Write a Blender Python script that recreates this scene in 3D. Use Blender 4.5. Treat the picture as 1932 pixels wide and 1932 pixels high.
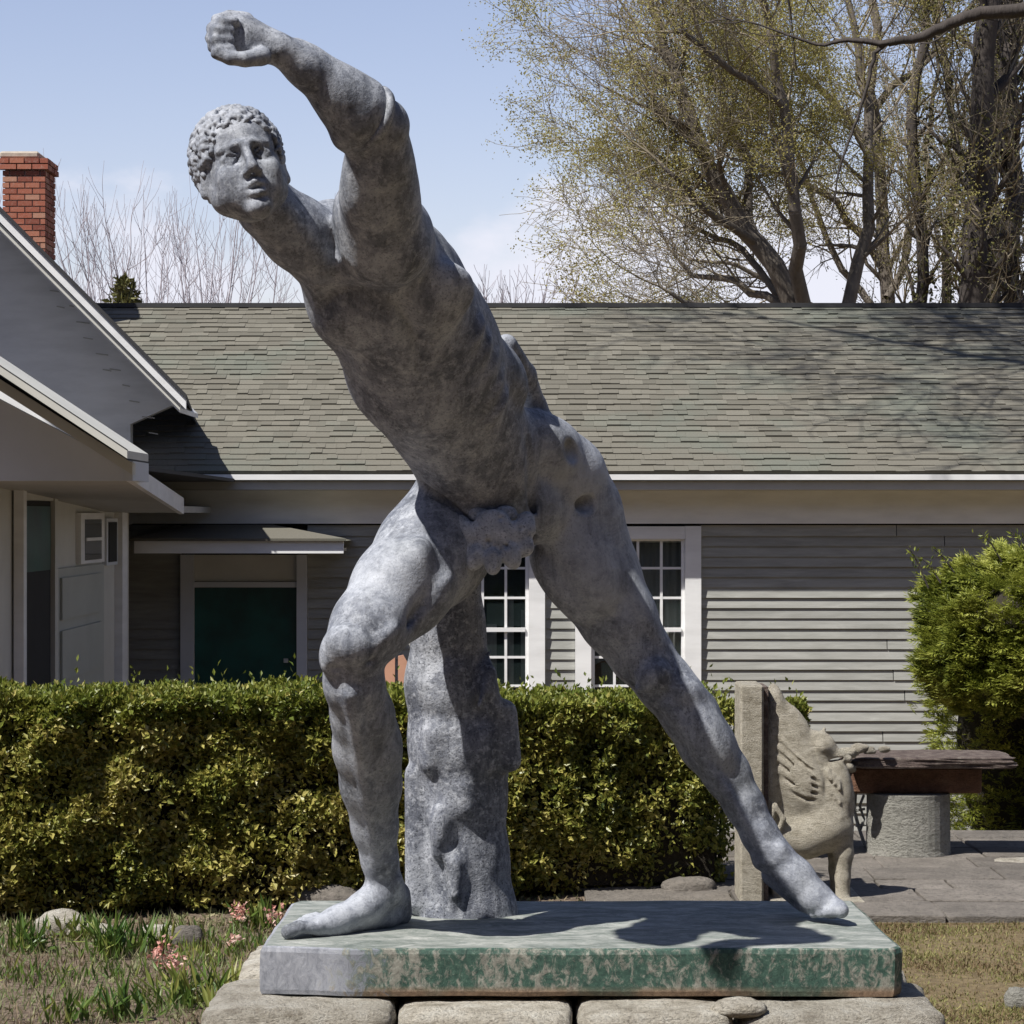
import bpy, math, random
import numpy as np
from mathutils import Vector, Matrix, noise as mnoise
R = math.radians
for o in list(bpy.data.objects): bpy.data.objects.remove(o)
scene = bpy.context.scene
COL = scene.collection
random.seed(7); rng = np.random.default_rng(7)

# ------------------------------------------------------------------ camera
CAMZ = 1.54
F = 4970.0
cam_data = bpy.data.cameras.new('camera')
cam = bpy.data.objects.new('camera', cam_data); COL.objects.link(cam)
cam.location = (0, 0, CAMZ); cam.rotation_euler = (R(90), 0, 0)
cam_data.sensor_width = 36; cam_data.lens = F / 1932 * 36
cam_data.shift_y = 9 / 1932
cam_data.clip_start = 0.1; cam_data.clip_end = 2000
scene.camera = cam

# ------------------------------------------------------------------ light
SUN = Vector((-0.44, -0.37, 0.82)).normalized()      # direction towards the sun
elev = math.asin(SUN.z); az = math.atan2(SUN.x, SUN.y)
world = bpy.data.worlds.new('World'); scene.world = world; world.use_nodes = True
nt = world.node_tree; nt.nodes.clear()
def N(nt, t, **kw):
    n = nt.nodes.new(t)
    for k, v in kw.items(): setattr(n, k, v)
    return n
wout = N(nt, 'ShaderNodeOutputWorld'); bg = N(nt, 'ShaderNodeBackground')
sky = N(nt, 'ShaderNodeTexSky', sky_type='NISHITA', sun_disc=False)
sky.sun_elevation = elev; sky.sun_rotation = az
sky.air_density = 1.0; sky.dust_density = 0.6; sky.ozone_density = 1.0
tc = N(nt, 'ShaderNodeTexCoord'); sep = N(nt, 'ShaderNodeSeparateXYZ')
mp = N(nt, 'ShaderNodeMapping'); mp.inputs['Scale'].default_value = (1, 1, 1.7); mp.inputs['Location'].default_value = (0.45, 0.0, 0.0)
nz = N(nt, 'ShaderNodeTexNoise'); nz.inputs['Scale'].default_value = 9; nz.inputs['Detail'].default_value = 7; nz.inputs['Roughness'].default_value = 0.52
nt.links.new(tc.outputs['Generated'], mp.inputs[0]); nt.links.new(mp.outputs[0], nz.inputs['Vector'])
nt.links.new(tc.outputs['Generated'], sep.inputs[0])
hz = N(nt, 'ShaderNodeMapRange'); hz.inputs[1].default_value = 0.106; hz.inputs[2].default_value = 0.152; hz.inputs[3].default_value = 0.265; hz.inputs[4].default_value = -0.04
nt.links.new(sep.outputs[2], hz.inputs[0])
ad = N(nt, 'ShaderNodeMath', operation='ADD'); nt.links.new(nz.outputs[0], ad.inputs[0]); nt.links.new(hz.outputs[0], ad.inputs[1])
cr = N(nt, 'ShaderNodeMapRange', interpolation_type='SMOOTHSTEP'); cr.inputs[1].default_value = 0.66; cr.inputs[2].default_value = 0.80; cr.inputs[3].default_value = 0; cr.inputs[4].default_value = 0.9
nt.links.new(ad.outputs[0], cr.inputs[0])
mixc = N(nt, 'ShaderNodeMix', data_type='RGBA'); mixc.inputs[7].default_value = (9.9, 10.0, 11.2, 1)
nt.links.new(cr.outputs[0], mixc.inputs[0]); tint = N(nt, 'ShaderNodeMix', data_type='RGBA', blend_type='MULTIPLY'); tint.inputs[0].default_value = 1; 
gr = N(nt, 'ShaderNodeMapRange', interpolation_type='SMOOTHSTEP'); gr.inputs[1].default_value = 0.12; gr.inputs[2].default_value = 0.9; gr.inputs[3].default_value = 0; gr.inputs[4].default_value = 1
nt.links.new(sep.outputs[2], gr.inputs[0]); gm = N(nt, 'ShaderNodeMix', data_type='RGBA'); nt.links.new(gr.outputs[0], gm.inputs[0]); gm.inputs[6].default_value = (1.92, 1.60, 1.64, 1); gm.inputs[7].default_value = (.80, .80, .90, 1)
nt.links.new(gm.outputs[2], tint.inputs[7]); nt.links.new(sky.outputs[0], tint.inputs[6]); nt.links.new(tint.outputs[2], mixc.inputs[6])
nt.links.new(mixc.outputs[2], bg.inputs[0]); bg.inputs[1].default_value = 0.065
nt.links.new(bg.outputs[0], wout.inputs[0])
sd = bpy.data.lights.new('sun', 'SUN'); sd.energy = 5.0; sd.angle = R(0.53); sd.color = (1, 0.95, 0.86)
sd.color = (1, .965, .90)
so = bpy.data.objects.new('sun', sd); COL.objects.link(so)
so.rotation_euler = (-SUN).to_track_quat('-Z', 'Y').to_euler()
so.location = (-5, -3, 12)
vs = scene.view_settings
vs.view_transform = 'Standard'; vs.look = 'None'; vs.gamma = 1; vs.exposure = 0.42; vs.use_curve_mapping = False

# ------------------------------------------------------------------ helpers
def P(px, py, Y):
    """point seen at picture position px, py (1932 wide) at distance Y"""
    return np.array(((px - 966) / F * Y, Y, CAMZ + (975 - py) / F * Y))
def PX(px, Y): return (px - 966) / F * Y
def PZ(py, Y): return CAMZ + (975 - py) / F * Y

def tag(o, label=None, cat=None, group=None, kind=None):
    if label: o['label'] = label
    if cat: o['category'] = cat
    if group: o['group'] = group
    if kind: o['kind'] = kind
    return o
def empty(name, loc=(0, 0, 0), rz=0, label=None, cat=None, group=None):
    o = bpy.data.objects.new(name, None); COL.objects.link(o)
    o.location = loc; o.rotation_euler = (0, 0, rz); o.empty_display_size = 0.1
    return tag(o, label, cat, group)
def link(name, me, parent=None, mat=None, local=False):
    o = bpy.data.objects.new(name, me); COL.objects.link(o)
    if mat is not None:
        ms = mat if isinstance(mat, (list, tuple)) else [mat]
        for m in ms: me.materials.append(m)
    if parent is not None:
        o.parent = parent
        if not local:
            o.matrix_parent_inverse = parent_world(parent).inverted()
    return o
def parent_world(p):
    m = Matrix.LocRotScale(p.location, p.rotation_euler, p.scale)
    if p.parent: m = parent_world(p.parent) @ p.matrix_parent_inverse @ m
    return m
def fast_mesh(name, V, Fc, smooth=False, matidx=None):
    """V (n,3); Fc (m,k) array of equal polygons or a list of such arrays"""
    V = np.asarray(V, dtype=np.float32)
    if isinstance(Fc, np.ndarray): Fc = [Fc]
    Fc = [np.asarray(f, dtype=np.int32) for f in Fc if len(f)]
    me = bpy.data.meshes.new(name)
    me.vertices.add(len(V)); me.vertices.foreach_set('co', V.ravel())
    loops = np.concatenate([f.ravel() for f in Fc])
    tot = np.concatenate([np.full(len(f), f.shape[1], dtype=np.int32) for f in Fc])
    st = np.concatenate([[0], np.cumsum(tot)[:-1]]).astype(np.int32)
    me.loops.add(len(loops)); me.loops.foreach_set('vertex_index', loops)
    me.polygons.add(len(tot)); me.polygons.foreach_set('loop_start', st)
    me.polygons.foreach_set('use_smooth', np.full(len(tot), smooth, dtype=bool))
    if matidx is not None: me.polygons.foreach_set('material_index', np.asarray(matidx, dtype=np.int32))
    me.update(calc_edges=True); me.validate()
    return me
class MB:
    def __init__(s): s.v = []; s.f = []; s.m = []
    def add(s, vs, fs, mi=0):
        b = len(s.v); s.v += [tuple(map(float, v)) for v in vs]
        for f in fs: s.f.append(tuple(b + i for i in f)); s.m.append(mi)
        return s
    def hexa(s, p, mi=0):
        """p: 8 points, bottom ring (4) then top ring (4), counter-clockwise seen from above"""
        return s.add(p, [(3, 2, 1, 0), (4, 5, 6, 7), (0, 1, 5, 4), (1, 2, 6, 5), (2, 3, 7, 6), (3, 0, 4, 7)], mi)
    def box(s, x0, x1, y0, y1, z0, z1, mi=0):
        return s.hexa([(x0, y0, z0), (x1, y0, z0), (x1, y1, z0), (x0, y1, z0), (x0, y0, z1), (x1, y0, z1), (x1, y1, z1), (x0, y1, z1)], mi)
    def prism(s, pts, vec, mi=0):
        n = len(pts); a = [tuple(p) for p in pts]; b = [tuple(np.array(p, float) + np.array(vec, float)) for p in pts]
        return s.add(a + b, [tuple(range(n))[::-1], tuple(range(n, 2 * n))] + [(i, (i + 1) % n, n + (i + 1) % n, n + i) for i in range(n)], mi)
    def tube(s, path, radii, k=8, mi=0, cap=True):
        path = [np.array(p, float) for p in path]; n = len(path)
        rings = []
        for i in range(n):
            t = path[min(i + 1, n - 1)] - path[max(i - 1, 0)]; t /= np.linalg.norm(t) + 1e-9
            u = np.cross(t, (0, 0, 1.0) if abs(t[2]) < .9 else (1.0, 0, 0)); u /= np.linalg.norm(u); w = np.cross(t, u)
            rings.append([path[i] + radii[i] * (math.cos(2 * math.pi * j / k) * u + math.sin(2 * math.pi * j / k) * w) for j in range(k)])
        fs = [(i * k + j, (i + 1) * k + j, (i + 1) * k + (j + 1) % k, i * k + (j + 1) % k) for i in range(n - 1) for j in range(k)]
        if cap: fs += [tuple(range(k)), tuple((n - 1) * k + j for j in range(k))[::-1]]
        return s.add([p for r in rings for p in r], fs, mi)
    def build(s, name, mat, parent=None, smooth=False, bevel=0, local=False):
        me = bpy.data.meshes.new(name); me.from_pydata(s.v, [], s.f)
        import bmesh
        bm = bmesh.new(); bm.from_mesh(me); bmesh.ops.recalc_face_normals(bm, faces=bm.faces)
        if bevel: bmesh.ops.bevel(bm, geom=bm.edges[:], offset=bevel, segments=1, affect='EDGES', clamp_overlap=True)
        if smooth:
            for f in bm.faces: f.smooth = True
        bm.to_mesh(me); bm.free()
        if len(set(s.m)) > 1 and not bevel: me.polygons.foreach_set('material_index', s.m)
        return link(name, me, parent, mat, local)

# ------------------------------------------------------------------ materials
def mat_new(name):
    m = bpy.data.materials.new(name); m.use_nodes = True
    nt = m.node_tree; b = nt.nodes['Principled BSDF']
    return m, nt, b
def ramp(nt, src, stops):
    r = N(nt, 'ShaderNodeValToRGB'); e = r.color_ramp.elements
    while len(e) < len(stops): e.new(0.5)
    for i, (p, c) in enumerate(stops): e[i].position = p; e[i].color = (*c, 1) if len(c) == 3 else c
    nt.links.new(src, r.inputs[0]); return r.outputs[0]
def tnoise(nt, scale, detail=4, rough=0.55, vec=None, dist=0):
    n = N(nt, 'ShaderNodeTexNoise'); n.inputs['Scale'].default_value = scale; n.inputs['Detail'].default_value = detail
    n.inputs['Roughness'].default_value = rough; n.inputs['Distortion'].default_value = dist
    if vec is not None: nt.links.new(vec, n.inputs['Vector'])
    return n.outputs[0]
def coords(nt, scale=(1, 1, 1), kind='Object'):
    t = N(nt, 'ShaderNodeTexCoord'); m = N(nt, 'ShaderNodeMapping'); m.inputs['Scale'].default_value = scale
    if kind == 'Position':
        g = N(nt, 'ShaderNodeNewGeometry'); nt.links.new(g.outputs['Position'], m.inputs[0])
    else: nt.links.new(t.outputs[kind], m.inputs[0])
    return m.outputs[0]
def mixrgb(nt, fac, a, b, mode='MIX'):
    m = N(nt, 'ShaderNodeMix', data_type='RGBA', blend_type=mode)
    for i, v in ((0, fac), (6, a), (7, b)):
        if isinstance(v, (int, float)): m.inputs[i].default_value = v
        elif isinstance(v, tuple): m.inputs[i].default_value = (*v, 1)
        else: nt.links.new(v, m.inputs[i])
    return m.outputs[2]
def bump(nt, b, h, strength=0.3, dist=0.01):
    n = N(nt, 'ShaderNodeBump'); n.inputs['Strength'].default_value = strength; n.inputs['Distance'].default_value = dist
    nt.links.new(h, n.inputs['Height']); nt.links.new(n.outputs[0], b.inputs['Normal'])
def simple(name, c, rough=0.7, var=0.25, scale=8, bs=0.15, bd=0.004, fine=60, stretch=(1, 1, 1), c2=None, metal=0):
    m, nt, b = mat_new(name); v = coords(nt, stretch, 'Position')
    n1 = tnoise(nt, scale, 6, 0.6, v)
    c2 = c2 or tuple(x * (1 - var) for x in c); hi = tuple(min(1, x * (1 + var * .6)) for x in c)
    col = ramp(nt, n1, [(0.3, c2), (0.55, c), (0.75, hi)])
    nt.links.new(col, b.inputs['Base Color']); b.inputs['Roughness'].default_value = rough; b.inputs['Metallic'].default_value = metal
    if bs: bump(nt, b, tnoise(nt, fine, 5, 0.6, v), bs, bd)
    return m
def leafmat(name, stops, rough=0.55, zone=3.0, trans=0.25):
    m, nt, b = mat_new(name); g = N(nt, 'ShaderNodeNewGeometry')
    v = coords(nt, (1, 1, 1), 'Position'); z = tnoise(nt, zone, 3, 0.5, v)
    a = N(nt, 'ShaderNodeMath', operation='MULTIPLY_ADD'); a.inputs[1].default_value = 0.55; nt.links.new(g.outputs['Random Per Island'], a.inputs[0])
    s = N(nt, 'ShaderNodeMath', operation='MULTIPLY_ADD'); s.inputs[1].default_value = 1.5; s.inputs[2].default_value = -0.5; nt.links.new(z, s.inputs[0]); nt.links.new(s.outputs[0], a.inputs[2])
    col = ramp(nt, a.outputs[0], stops); nt.links.new(col, b.inputs['Base Color']); b.inputs['Roughness'].default_value = rough
    if trans:
        tr = N(nt, 'ShaderNodeBsdfTranslucent'); nt.links.new(col, tr.inputs[0]); mx = N(nt, 'ShaderNodeMixShader'); mx.inputs[0].default_value = trans
        nt.links.new(b.outputs[0], mx.inputs[1]); nt.links.new(tr.outputs[0], mx.inputs[2]); nt.links.new(mx.outputs[0], nt.nodes['Material Output'].inputs[0])
    return m

def statue_material(name, dark, mid, light, sp=1.0):
    m, nt, b = mat_new(name); v = coords(nt, (1, 1, 1), 'Position')
    n1 = tnoise(nt, 9, 10, 0.76, v, 0.5); n2 = tnoise(nt, 60, 6, 0.7, v); n3 = tnoise(nt, 190, 3, 0.7, v)
    vd = coords(nt, (1, 1, 0.22), 'Position'); n4 = tnoise(nt, 16, 6, 0.65, vd, 0.6)
    c = ramp(nt, n1, [(0.33, dark), (0.50, mid), (0.70, light)])
    c = mixrgb(nt, ramp(nt, n4, [(0.46, (0, 0, 0)), (0.66, (.8, .8, .8))]), c, light)
    vk = coords(nt, (1, 1, 0.07), 'Position'); n5 = tnoise(nt, 34, 5, 0.7, vk, 0.3); c = mixrgb(nt, ramp(nt, n5, [(0.52, (0, 0, 0)), (0.68, (.55, .55, .55))]), c, tuple(x * .75 for x in dark))
    c = mixrgb(nt, ramp(nt, n2, [(0.50, (0, 0, 0)), (0.66, (.5 * sp, .5 * sp, .5 * sp))]), c, tuple(min(1, x * 1.25) for x in light))
    c = mixrgb(nt, ramp(nt, n3, [(0.34, (.55 * sp, .55 * sp, .55 * sp)), (0.47, (0, 0, 0))]), c, tuple(x * .6 for x in dark))
    # pale chalky patches that also paint sunlight into the colour: hip, thighs, shins, feet
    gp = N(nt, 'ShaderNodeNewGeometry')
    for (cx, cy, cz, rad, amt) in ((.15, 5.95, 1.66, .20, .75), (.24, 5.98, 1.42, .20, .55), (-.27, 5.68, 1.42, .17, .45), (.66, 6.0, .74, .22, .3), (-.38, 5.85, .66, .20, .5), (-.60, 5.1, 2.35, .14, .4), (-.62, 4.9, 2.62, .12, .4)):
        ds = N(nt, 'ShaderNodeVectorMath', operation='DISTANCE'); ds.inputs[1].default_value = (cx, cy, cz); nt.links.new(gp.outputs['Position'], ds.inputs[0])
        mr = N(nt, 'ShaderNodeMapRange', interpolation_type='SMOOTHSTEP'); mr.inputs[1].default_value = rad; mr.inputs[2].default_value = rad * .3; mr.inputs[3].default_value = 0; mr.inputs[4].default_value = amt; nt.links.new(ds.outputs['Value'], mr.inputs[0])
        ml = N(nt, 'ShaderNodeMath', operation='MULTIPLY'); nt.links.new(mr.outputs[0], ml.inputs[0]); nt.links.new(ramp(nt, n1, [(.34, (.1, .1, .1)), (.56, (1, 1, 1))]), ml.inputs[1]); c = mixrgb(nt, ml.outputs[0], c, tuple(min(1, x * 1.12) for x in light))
    ng = tnoise(nt, 3.1, 5, 0.6, v); c = mixrgb(nt, ramp(nt, ng, [(0.5, (0, 0, 0)), (0.75, (.45, .45, .45))]), c, (0.115, 0.12, 0.10))
    nt.links.new(c, b.inputs['Base Color']); b.inputs['Roughness'].default_value = 0.62; b.inputs['Metallic'].default_value = 0.0; b.inputs['Specular IOR Level'].default_value = 0.3
    a = N(nt, 'ShaderNodeMath', operation='MULTIPLY_ADD'); a.inputs[1].default_value = 0.35; nt.links.new(n3, a.inputs[0]); nt.links.new(n2, a.inputs[2])
    bump(nt, b, a.outputs[0], 0.42 * sp, 0.006)
    return m
M = {}
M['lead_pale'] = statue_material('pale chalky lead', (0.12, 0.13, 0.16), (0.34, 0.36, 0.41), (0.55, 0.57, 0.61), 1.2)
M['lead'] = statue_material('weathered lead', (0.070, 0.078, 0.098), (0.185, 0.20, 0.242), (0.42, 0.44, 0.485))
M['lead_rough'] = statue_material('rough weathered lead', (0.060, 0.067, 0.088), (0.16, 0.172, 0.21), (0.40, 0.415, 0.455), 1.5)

# ------------------------------------------------------------------ smooth solid modelling on a grid
class Field:
    def __init__(s, lo, hi, h):
        s.lo = np.array(lo, np.float32); s.h = h
        s.n = np.ceil((np.array(hi) - s.lo) / h).astype(int) + 1
        s.a = np.full(tuple(s.n), 0.2, np.float32)
        s.ax = [s.lo[i] + h * np.arange(s.n[i], dtype=np.float32) for i in range(3)]
    def apply(s, lo, hi, fn, op, k):
        m = k + 3 * s.h
        i0 = np.maximum(np.floor((np.array(lo) - m - s.lo) / s.h).astype(int), 0)
        i1 = np.minimum(np.ceil((np.array(hi) + m - s.lo) / s.h).astype(int) + 1, s.n)
        if (i1 <= i0).any(): return
        X = s.ax[0][i0[0]:i1[0], None, None]; Y = s.ax[1][None, i0[1]:i1[1], None]; Z = s.ax[2][None, None, i0[2]:i1[2]]
        d = fn(X, Y, Z); sl = s.a[i0[0]:i1[0], i0[1]:i1[1], i0[2]:i1[2]]
        if op == 'u':
            hh = np.maximum(k - np.abs(sl - d), 0) / max(k, 1e-6); sl[...] = np.minimum(sl, d) - hh * hh * k * .25
        else:
            d = -d; hh = np.maximum(k - np.abs(sl - d), 0) / max(k, 1e-6); sl[...] = np.maximum(sl, d) + hh * hh * k * .25
    def cone(s, a, b, ra, rb, fy=1.0, op='u', k=0.02):
        a = np.array(a, np.float32).copy(); b = np.array(b, np.float32).copy(); r = max(ra, rb)
        lo = np.minimum(a, b) - r; hi = np.maximum(a, b) + r
        sc = np.array((1, 1 / fy, 1), np.float32)
        A = a * sc; ba = (b - a) * sc; bb = float((ba * ba).sum()) + 1e-12
        def fn(X, Y, Z):
            x = X - A[0]; y = Y * sc[1] - A[1]; z = Z - A[2]
            t = np.clip((x * ba[0] + y * ba[1] + z * ba[2]) / bb, 0, 1)
            q = np.sqrt((x - t * ba[0]) ** 2 + (y - t * ba[1]) ** 2 + (z - t * ba[2]) ** 2) - (ra + (rb - ra) * t)
            return q * (1 if fy >= 1 else .5 + .5 * fy)
        s.apply(lo, hi, fn, op, k)
    def ell(s, c, r, rot=None, op='u', k=0.02):
        c = np.array(c, np.float32); r = np.array(r, np.float32)
        Rm = np.array(rot if rot is not None else np.eye(3), np.float32)      # columns = local axes in world
        ext = np.sqrt(((Rm * r[None, :]) ** 2).sum(1))
        def fn(X, Y, Z):
            x = X - c[0]; y = Y - c[1]; z = Z - c[2]
            u = x * Rm[0, 0] + y * Rm[1, 0] + z * Rm[2, 0]; v = x * Rm[0, 1] + y * Rm[1, 1] + z * Rm[2, 1]; w = x * Rm[0, 2] + y * Rm[1, 2] + z * Rm[2, 2]
            k0 = np.sqrt((u / r[0]) ** 2 + (v / r[1]) ** 2 + (w / r[2]) ** 2); k1 = np.sqrt((u / r[0] ** 2) ** 2 + (v / r[1] ** 2) ** 2 + (w / r[2] ** 2) ** 2)
            return k0 * (k0 - 1) / (k1 + 1e-9)
        s.apply(c - ext, c + ext, fn, op, k)
    def mesh(s, name, smooth_it=1):
        a = s.a; ins = a < 0
        c = np.zeros(tuple(s.n - 1), np.uint8)
        for dx in (0, 1):
            for dy in (0, 1):
                for dz in (0, 1): c += ins[dx:s.n[0] - 1 + dx, dy:s.n[1] - 1 + dy, dz:s.n[2] - 1 + dz]
        I, J, K = np.nonzero((c > 0) & (c < 8))
        idx = np.full(c.shape, -1, np.int32); idx[I, J, K] = np.arange(len(I))
        val = {(x, y, z): a[I + x, J + y, K + z] for x in (0, 1) for y in (0, 1) for z in (0, 1)}
        acc = np.zeros((len(I), 3)); cnt = np.zeros(len(I))
        for p in val:
            for ax in range(3):
                if p[ax]: continue
                q = list(p); q[ax] = 1; q = tuple(q); va, vb = val[p], val[q]
                m = (va < 0) != (vb < 0); t = np.where(m, va / np.where(m, va - vb, 1), 0)
                for d in range(3): acc[:, d] += np.where(m, p[d] + (t if d == ax else 0), 0)
                cnt += m
        V = (acc / cnt[:, None] + np.stack([I, J, K], 1)) * s.h + s.lo
        quads = []
        for ax in range(3):
            sl0 = [slice(1, -1)] * 3; sl0[ax] = slice(0, -1); sl1 = [slice(1, -1)] * 3; sl1[ax] = slice(1, None)
            A = ins[tuple(sl0)]; B = ins[tuple(sl1)]; e = np.stack(np.nonzero(A != B), 1)
            flip = A[e[:, 0], e[:, 1], e[:, 2]]
            o = e + 1; o[:, ax] -= 1
            b1, b2 = [(1, 2), (2, 0), (0, 1)][ax]
            def g(d1, d2):
                w = o.copy(); w[:, b1] -= d1; w[:, b2] -= d2; return idx[w[:, 0], w[:, 1], w[:, 2]]
            q = np.stack([g(1, 1), g(0, 1), g(0, 0), g(1, 0)], 1); q[~flip] = q[~flip][:, ::-1]; quads.append(q)
        Q = np.concatenate(quads); Q = Q[(Q >= 0).all(1)]
        for _ in range(smooth_it):
            S = np.zeros_like(V); n = np.zeros(len(V))
            for i in range(4):
                for j in (1, 3):
                    np.add.at(S, Q[:, i], V[Q[:, (i + j) % 4]]); np.add.at(n, Q[:, i], 1)
            V = V * .5 + .5 * S / np.maximum(n, 1)[:, None]
        return fast_mesh(name, V, Q, smooth=True)
# ------------------------------------------------------------------ the statue
statue = empty('statue', (PX(1090, 6.0), 6.0, 0.511), label='grey lead statue of a lunging nude man with one fist raised', cat='statue')
def body():
    h = 0.004
    fld = Field((-0.74, 4.70, 0.585), (0.80, 6.42, 2.74), h)
    def lean(py, Y):
        """the trunk leans forward from the hips, so everything above comes nearer"""
        t = min(max((940 - py) / 480, 0), 1); return Y - .42 * t
    def C(a, b, fy=1.0, k=0.025, op='u'):
        """tapered limb between (px, py, Y, radius px) points"""
        a = (a[0], a[1], lean(a[1], a[2]), a[3]); b = (b[0], b[1], lean(b[1], b[2]), b[3])
        fld.cone(P(*a[:3]), P(*b[:3]), a[3] / F * a[2], b[3] / F * b[2], fy, op, k)
    def chain(pts, fy=1.0, k=0.02):
        for a, b in zip(pts, pts[1:]): C(a, b, fy, k)
    def E(c, r, ang=0, k=0.02, op='u', yaw=0):
        """ellipsoid: c=(px,py,Y), r=(across, along, depth) px, ang = degrees clockwise of its long axis from upright"""
        ln = .78 if 455 < c[1] < 900 else 0
        c = (c[0], c[1], lean(c[1], c[2])); s = c[2] / F; t = R(ang); w = R(yaw)
        al = np.array((math.sin(t), -ln, math.cos(t))); al /= np.linalg.norm(al); ac = np.array((math.cos(t), 0, -math.sin(t))); ac -= al * ac.dot(al); ac /= np.linalg.norm(ac); de = np.cross(al, ac); de *= 1 if de[1] > 0 else -1
        ac, de = ac * math.cos(w) + de * math.sin(w), de * math.cos(w) - ac * math.sin(w)
        fld.ell(P(*c), (r[0] * s, r[1] * s, r[2] * s), np.stack([ac, al, de], 1), op, k)
    # trunk of the body (leaning; its axis runs 26 degrees off upright)
    C((735, 530, 5.82, 132), (800, 680, 5.88, 146), .86)
    C((800, 680, 5.88, 146), (895, 850, 5.93, 116), .84, .03)
    C((895, 850, 5.93, 112), (925, 925, 5.95, 112), .82, .03)
    E((935, 935, 5.97), (150, 85, 95), 15, .04)                     # pelvis
    E((690, 585, 5.735), (92, 70, 40), -28, .03)                    # chest muscle, far side
    E((810, 560, 5.735), (88, 72, 42), -20, .03)                    # chest muscle, arm side
    E((776, 620, 5.67), (7, 60, 9), -26, .03, 's')                 # breast bone furrow
    for i, (x, y) in enumerate([(790, 700), (818, 755), (846, 812)]):
        for s in (-1, 1): E((x + s * 32, y - s * 13, 5.755 + i * .022), (31, 27, 20), -26, .03)
    E((880, 880, 5.80), (52, 60, 24), -22, .025)                    # belly
    for i in range(5):                                              # ribs / serratus on the two flanks
        E((893 + i * 11, 630 + i * 34, 5.80), (34, 11, 24), -60, .024)
        E((655 + i * 13, 668 + i * 23, 5.80), (26, 9, 20), 48, .022)
    E((868, 575, 5.93), (40, 90, 60), -28, .03)                     # lat, lit flank
    E((950, 700, 5.95), (38, 70, 60), -30, .03)
    E((838, 500, 5.92), (30, 58, 45), -25, .02)                     # shoulder blade
    chain([(955, 652, 6.05, 22), (986, 708, 6.10, 25), (1010, 765, 6.12, 20), (1036, 810, 6.10, 18)], 1, .012)   # drawn-back arm, just showing
    # near flank edge
    E((615, 560, 5.86), (42, 95, 80), -10, .03)
    C((612, 520, 5.74, 30), (760, 470, 5.66, 30), 1, .02)           # collar line
    C((598, 500, 5.72, 22), (608, 600, 5.73, 14), 1, .02)
    # neck and shoulders
    chain([(505, 392, 5.70, 60), (562, 440, 5.76, 64), (640, 505, 5.84, 74)], 1, .03)
    chain([(560, 432, 5.80, 38), (626, 434, 5.86, 52), (700, 450, 5.86, 70)], 1, .03)
    C((535, 395, 5.66, 14), (610, 500, 5.70, 17), 1, .03)          # neck cord
    C((490, 420, 5.66, 12), (602, 508, 5.70, 14), 1, .03)
    E((735, 450, 5.76), (85, 92, 95), 0, .04)                       # deltoid
    E((680, 395, 5.70), (52, 62, 60), 10, .03)
    # raised arm
    chain([(728, 455, 5.70, 84), (716, 370, 5.60, 70), (716, 300, 5.52, 58), (722, 240, 5.46, 49)], 1, .03)
    E((742, 330, 5.57), (36, 70, 50), 0, .03)                       # triceps
    E((684, 345, 5.55), (34, 62, 45), 4, .03)                       # biceps
    chain([(720, 232, 5.45, 46), (676, 208, 5.42, 54), (642, 182, 5.40, 50), (578, 127, 5.36, 37), (528, 93, 5.33, 31)], 1, .02)
    E((660, 225, 5.42), (40, 52, 44), -42, .025)
    C((700, 172, 5.42, 20), (560, 88, 5.36, 14), 1, .02)
    C((652, 262, 5.44, 22), (700, 290, 5.50, 26), 1, .03)
    # fist
    def hp(u, v, w): return (u, v, 5.32 + w)
    E(hp(478, 84, 0.01), (40, 50, 36), 78, .02)
    E(hp(456, 72, 0.0), (46, 44, 38), 70, .015)
    for i, (kx, ky, r) in enumerate([(424, 88, 12), (421, 71, 13.5), (423, 53, 13.5), (431, 36, 12)]):
        w = -.012 + i * .006
        C((kx + 34, ky - 2, 5.32 + w, r), (kx + 2, ky - 4, 5.315 + w, r + 1.5), 1, .007)         # back of the hand to the knuckle
        C((kx + 2, ky - 4, 5.315 + w, r + 1), (kx - 22, ky + 1, 5.295 + w, r - 1), 1, .003)      # first joint
        C((kx - 22, ky + 1, 5.295 + w, r - 1), (kx - 12, ky + 6, 5.262 + w, r - 1.5), 1, .0025)  # folded middle joint
        C((kx - 12, ky + 6, 5.262 + w, r - 1.5), (kx + 12, ky + 5, 5.275 + w, r - 2), 1, .0025)
    chain([(494, 106, 5.29, 19), (462, 112, 5.262, 15), (434, 110, 5.25, 13), (408, 101, 5.25, 11.5)], 1, .004)   # thumb closed under them
    for kx, ky in ((452, 52), (447, 66), (452, 80)): C((kx - 8, ky, 5.28, 3), (kx + 30, ky + 6, 5.275, 2), 1, .012, 's')
    # front leg
    chain([(876, 975, 5.93, 100), (814, 1042, 5.86, 102), (755, 1112, 5.76, 90), (697, 1182, 5.66, 70), (668, 1222, 5.62, 58)], 1, .03)
    E((735, 1105, 5.70), (46, 110, 50), 40, .03)                    # thigh front
    E((790, 1150, 5.72), (30, 88, 40), 42, .02)                     # inner thigh muscle
    E((716, 1208, 5.60), (20, 44, 30), 48, .015)
    E((776, 1163, 5.655), (4, 66, 9), 43, .03, 's')               # groove between them
    E((655, 1218, 5.575), (42, 36, 34), 30, .018)                   # knee cap
    E((628, 1235, 5.60), (26, 40, 30), 8, .015)
    C((628, 1262, 5.575, 5), (700, 1246, 5.58, 5), 1, .014, 's')    # crease under the knee cap
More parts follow.
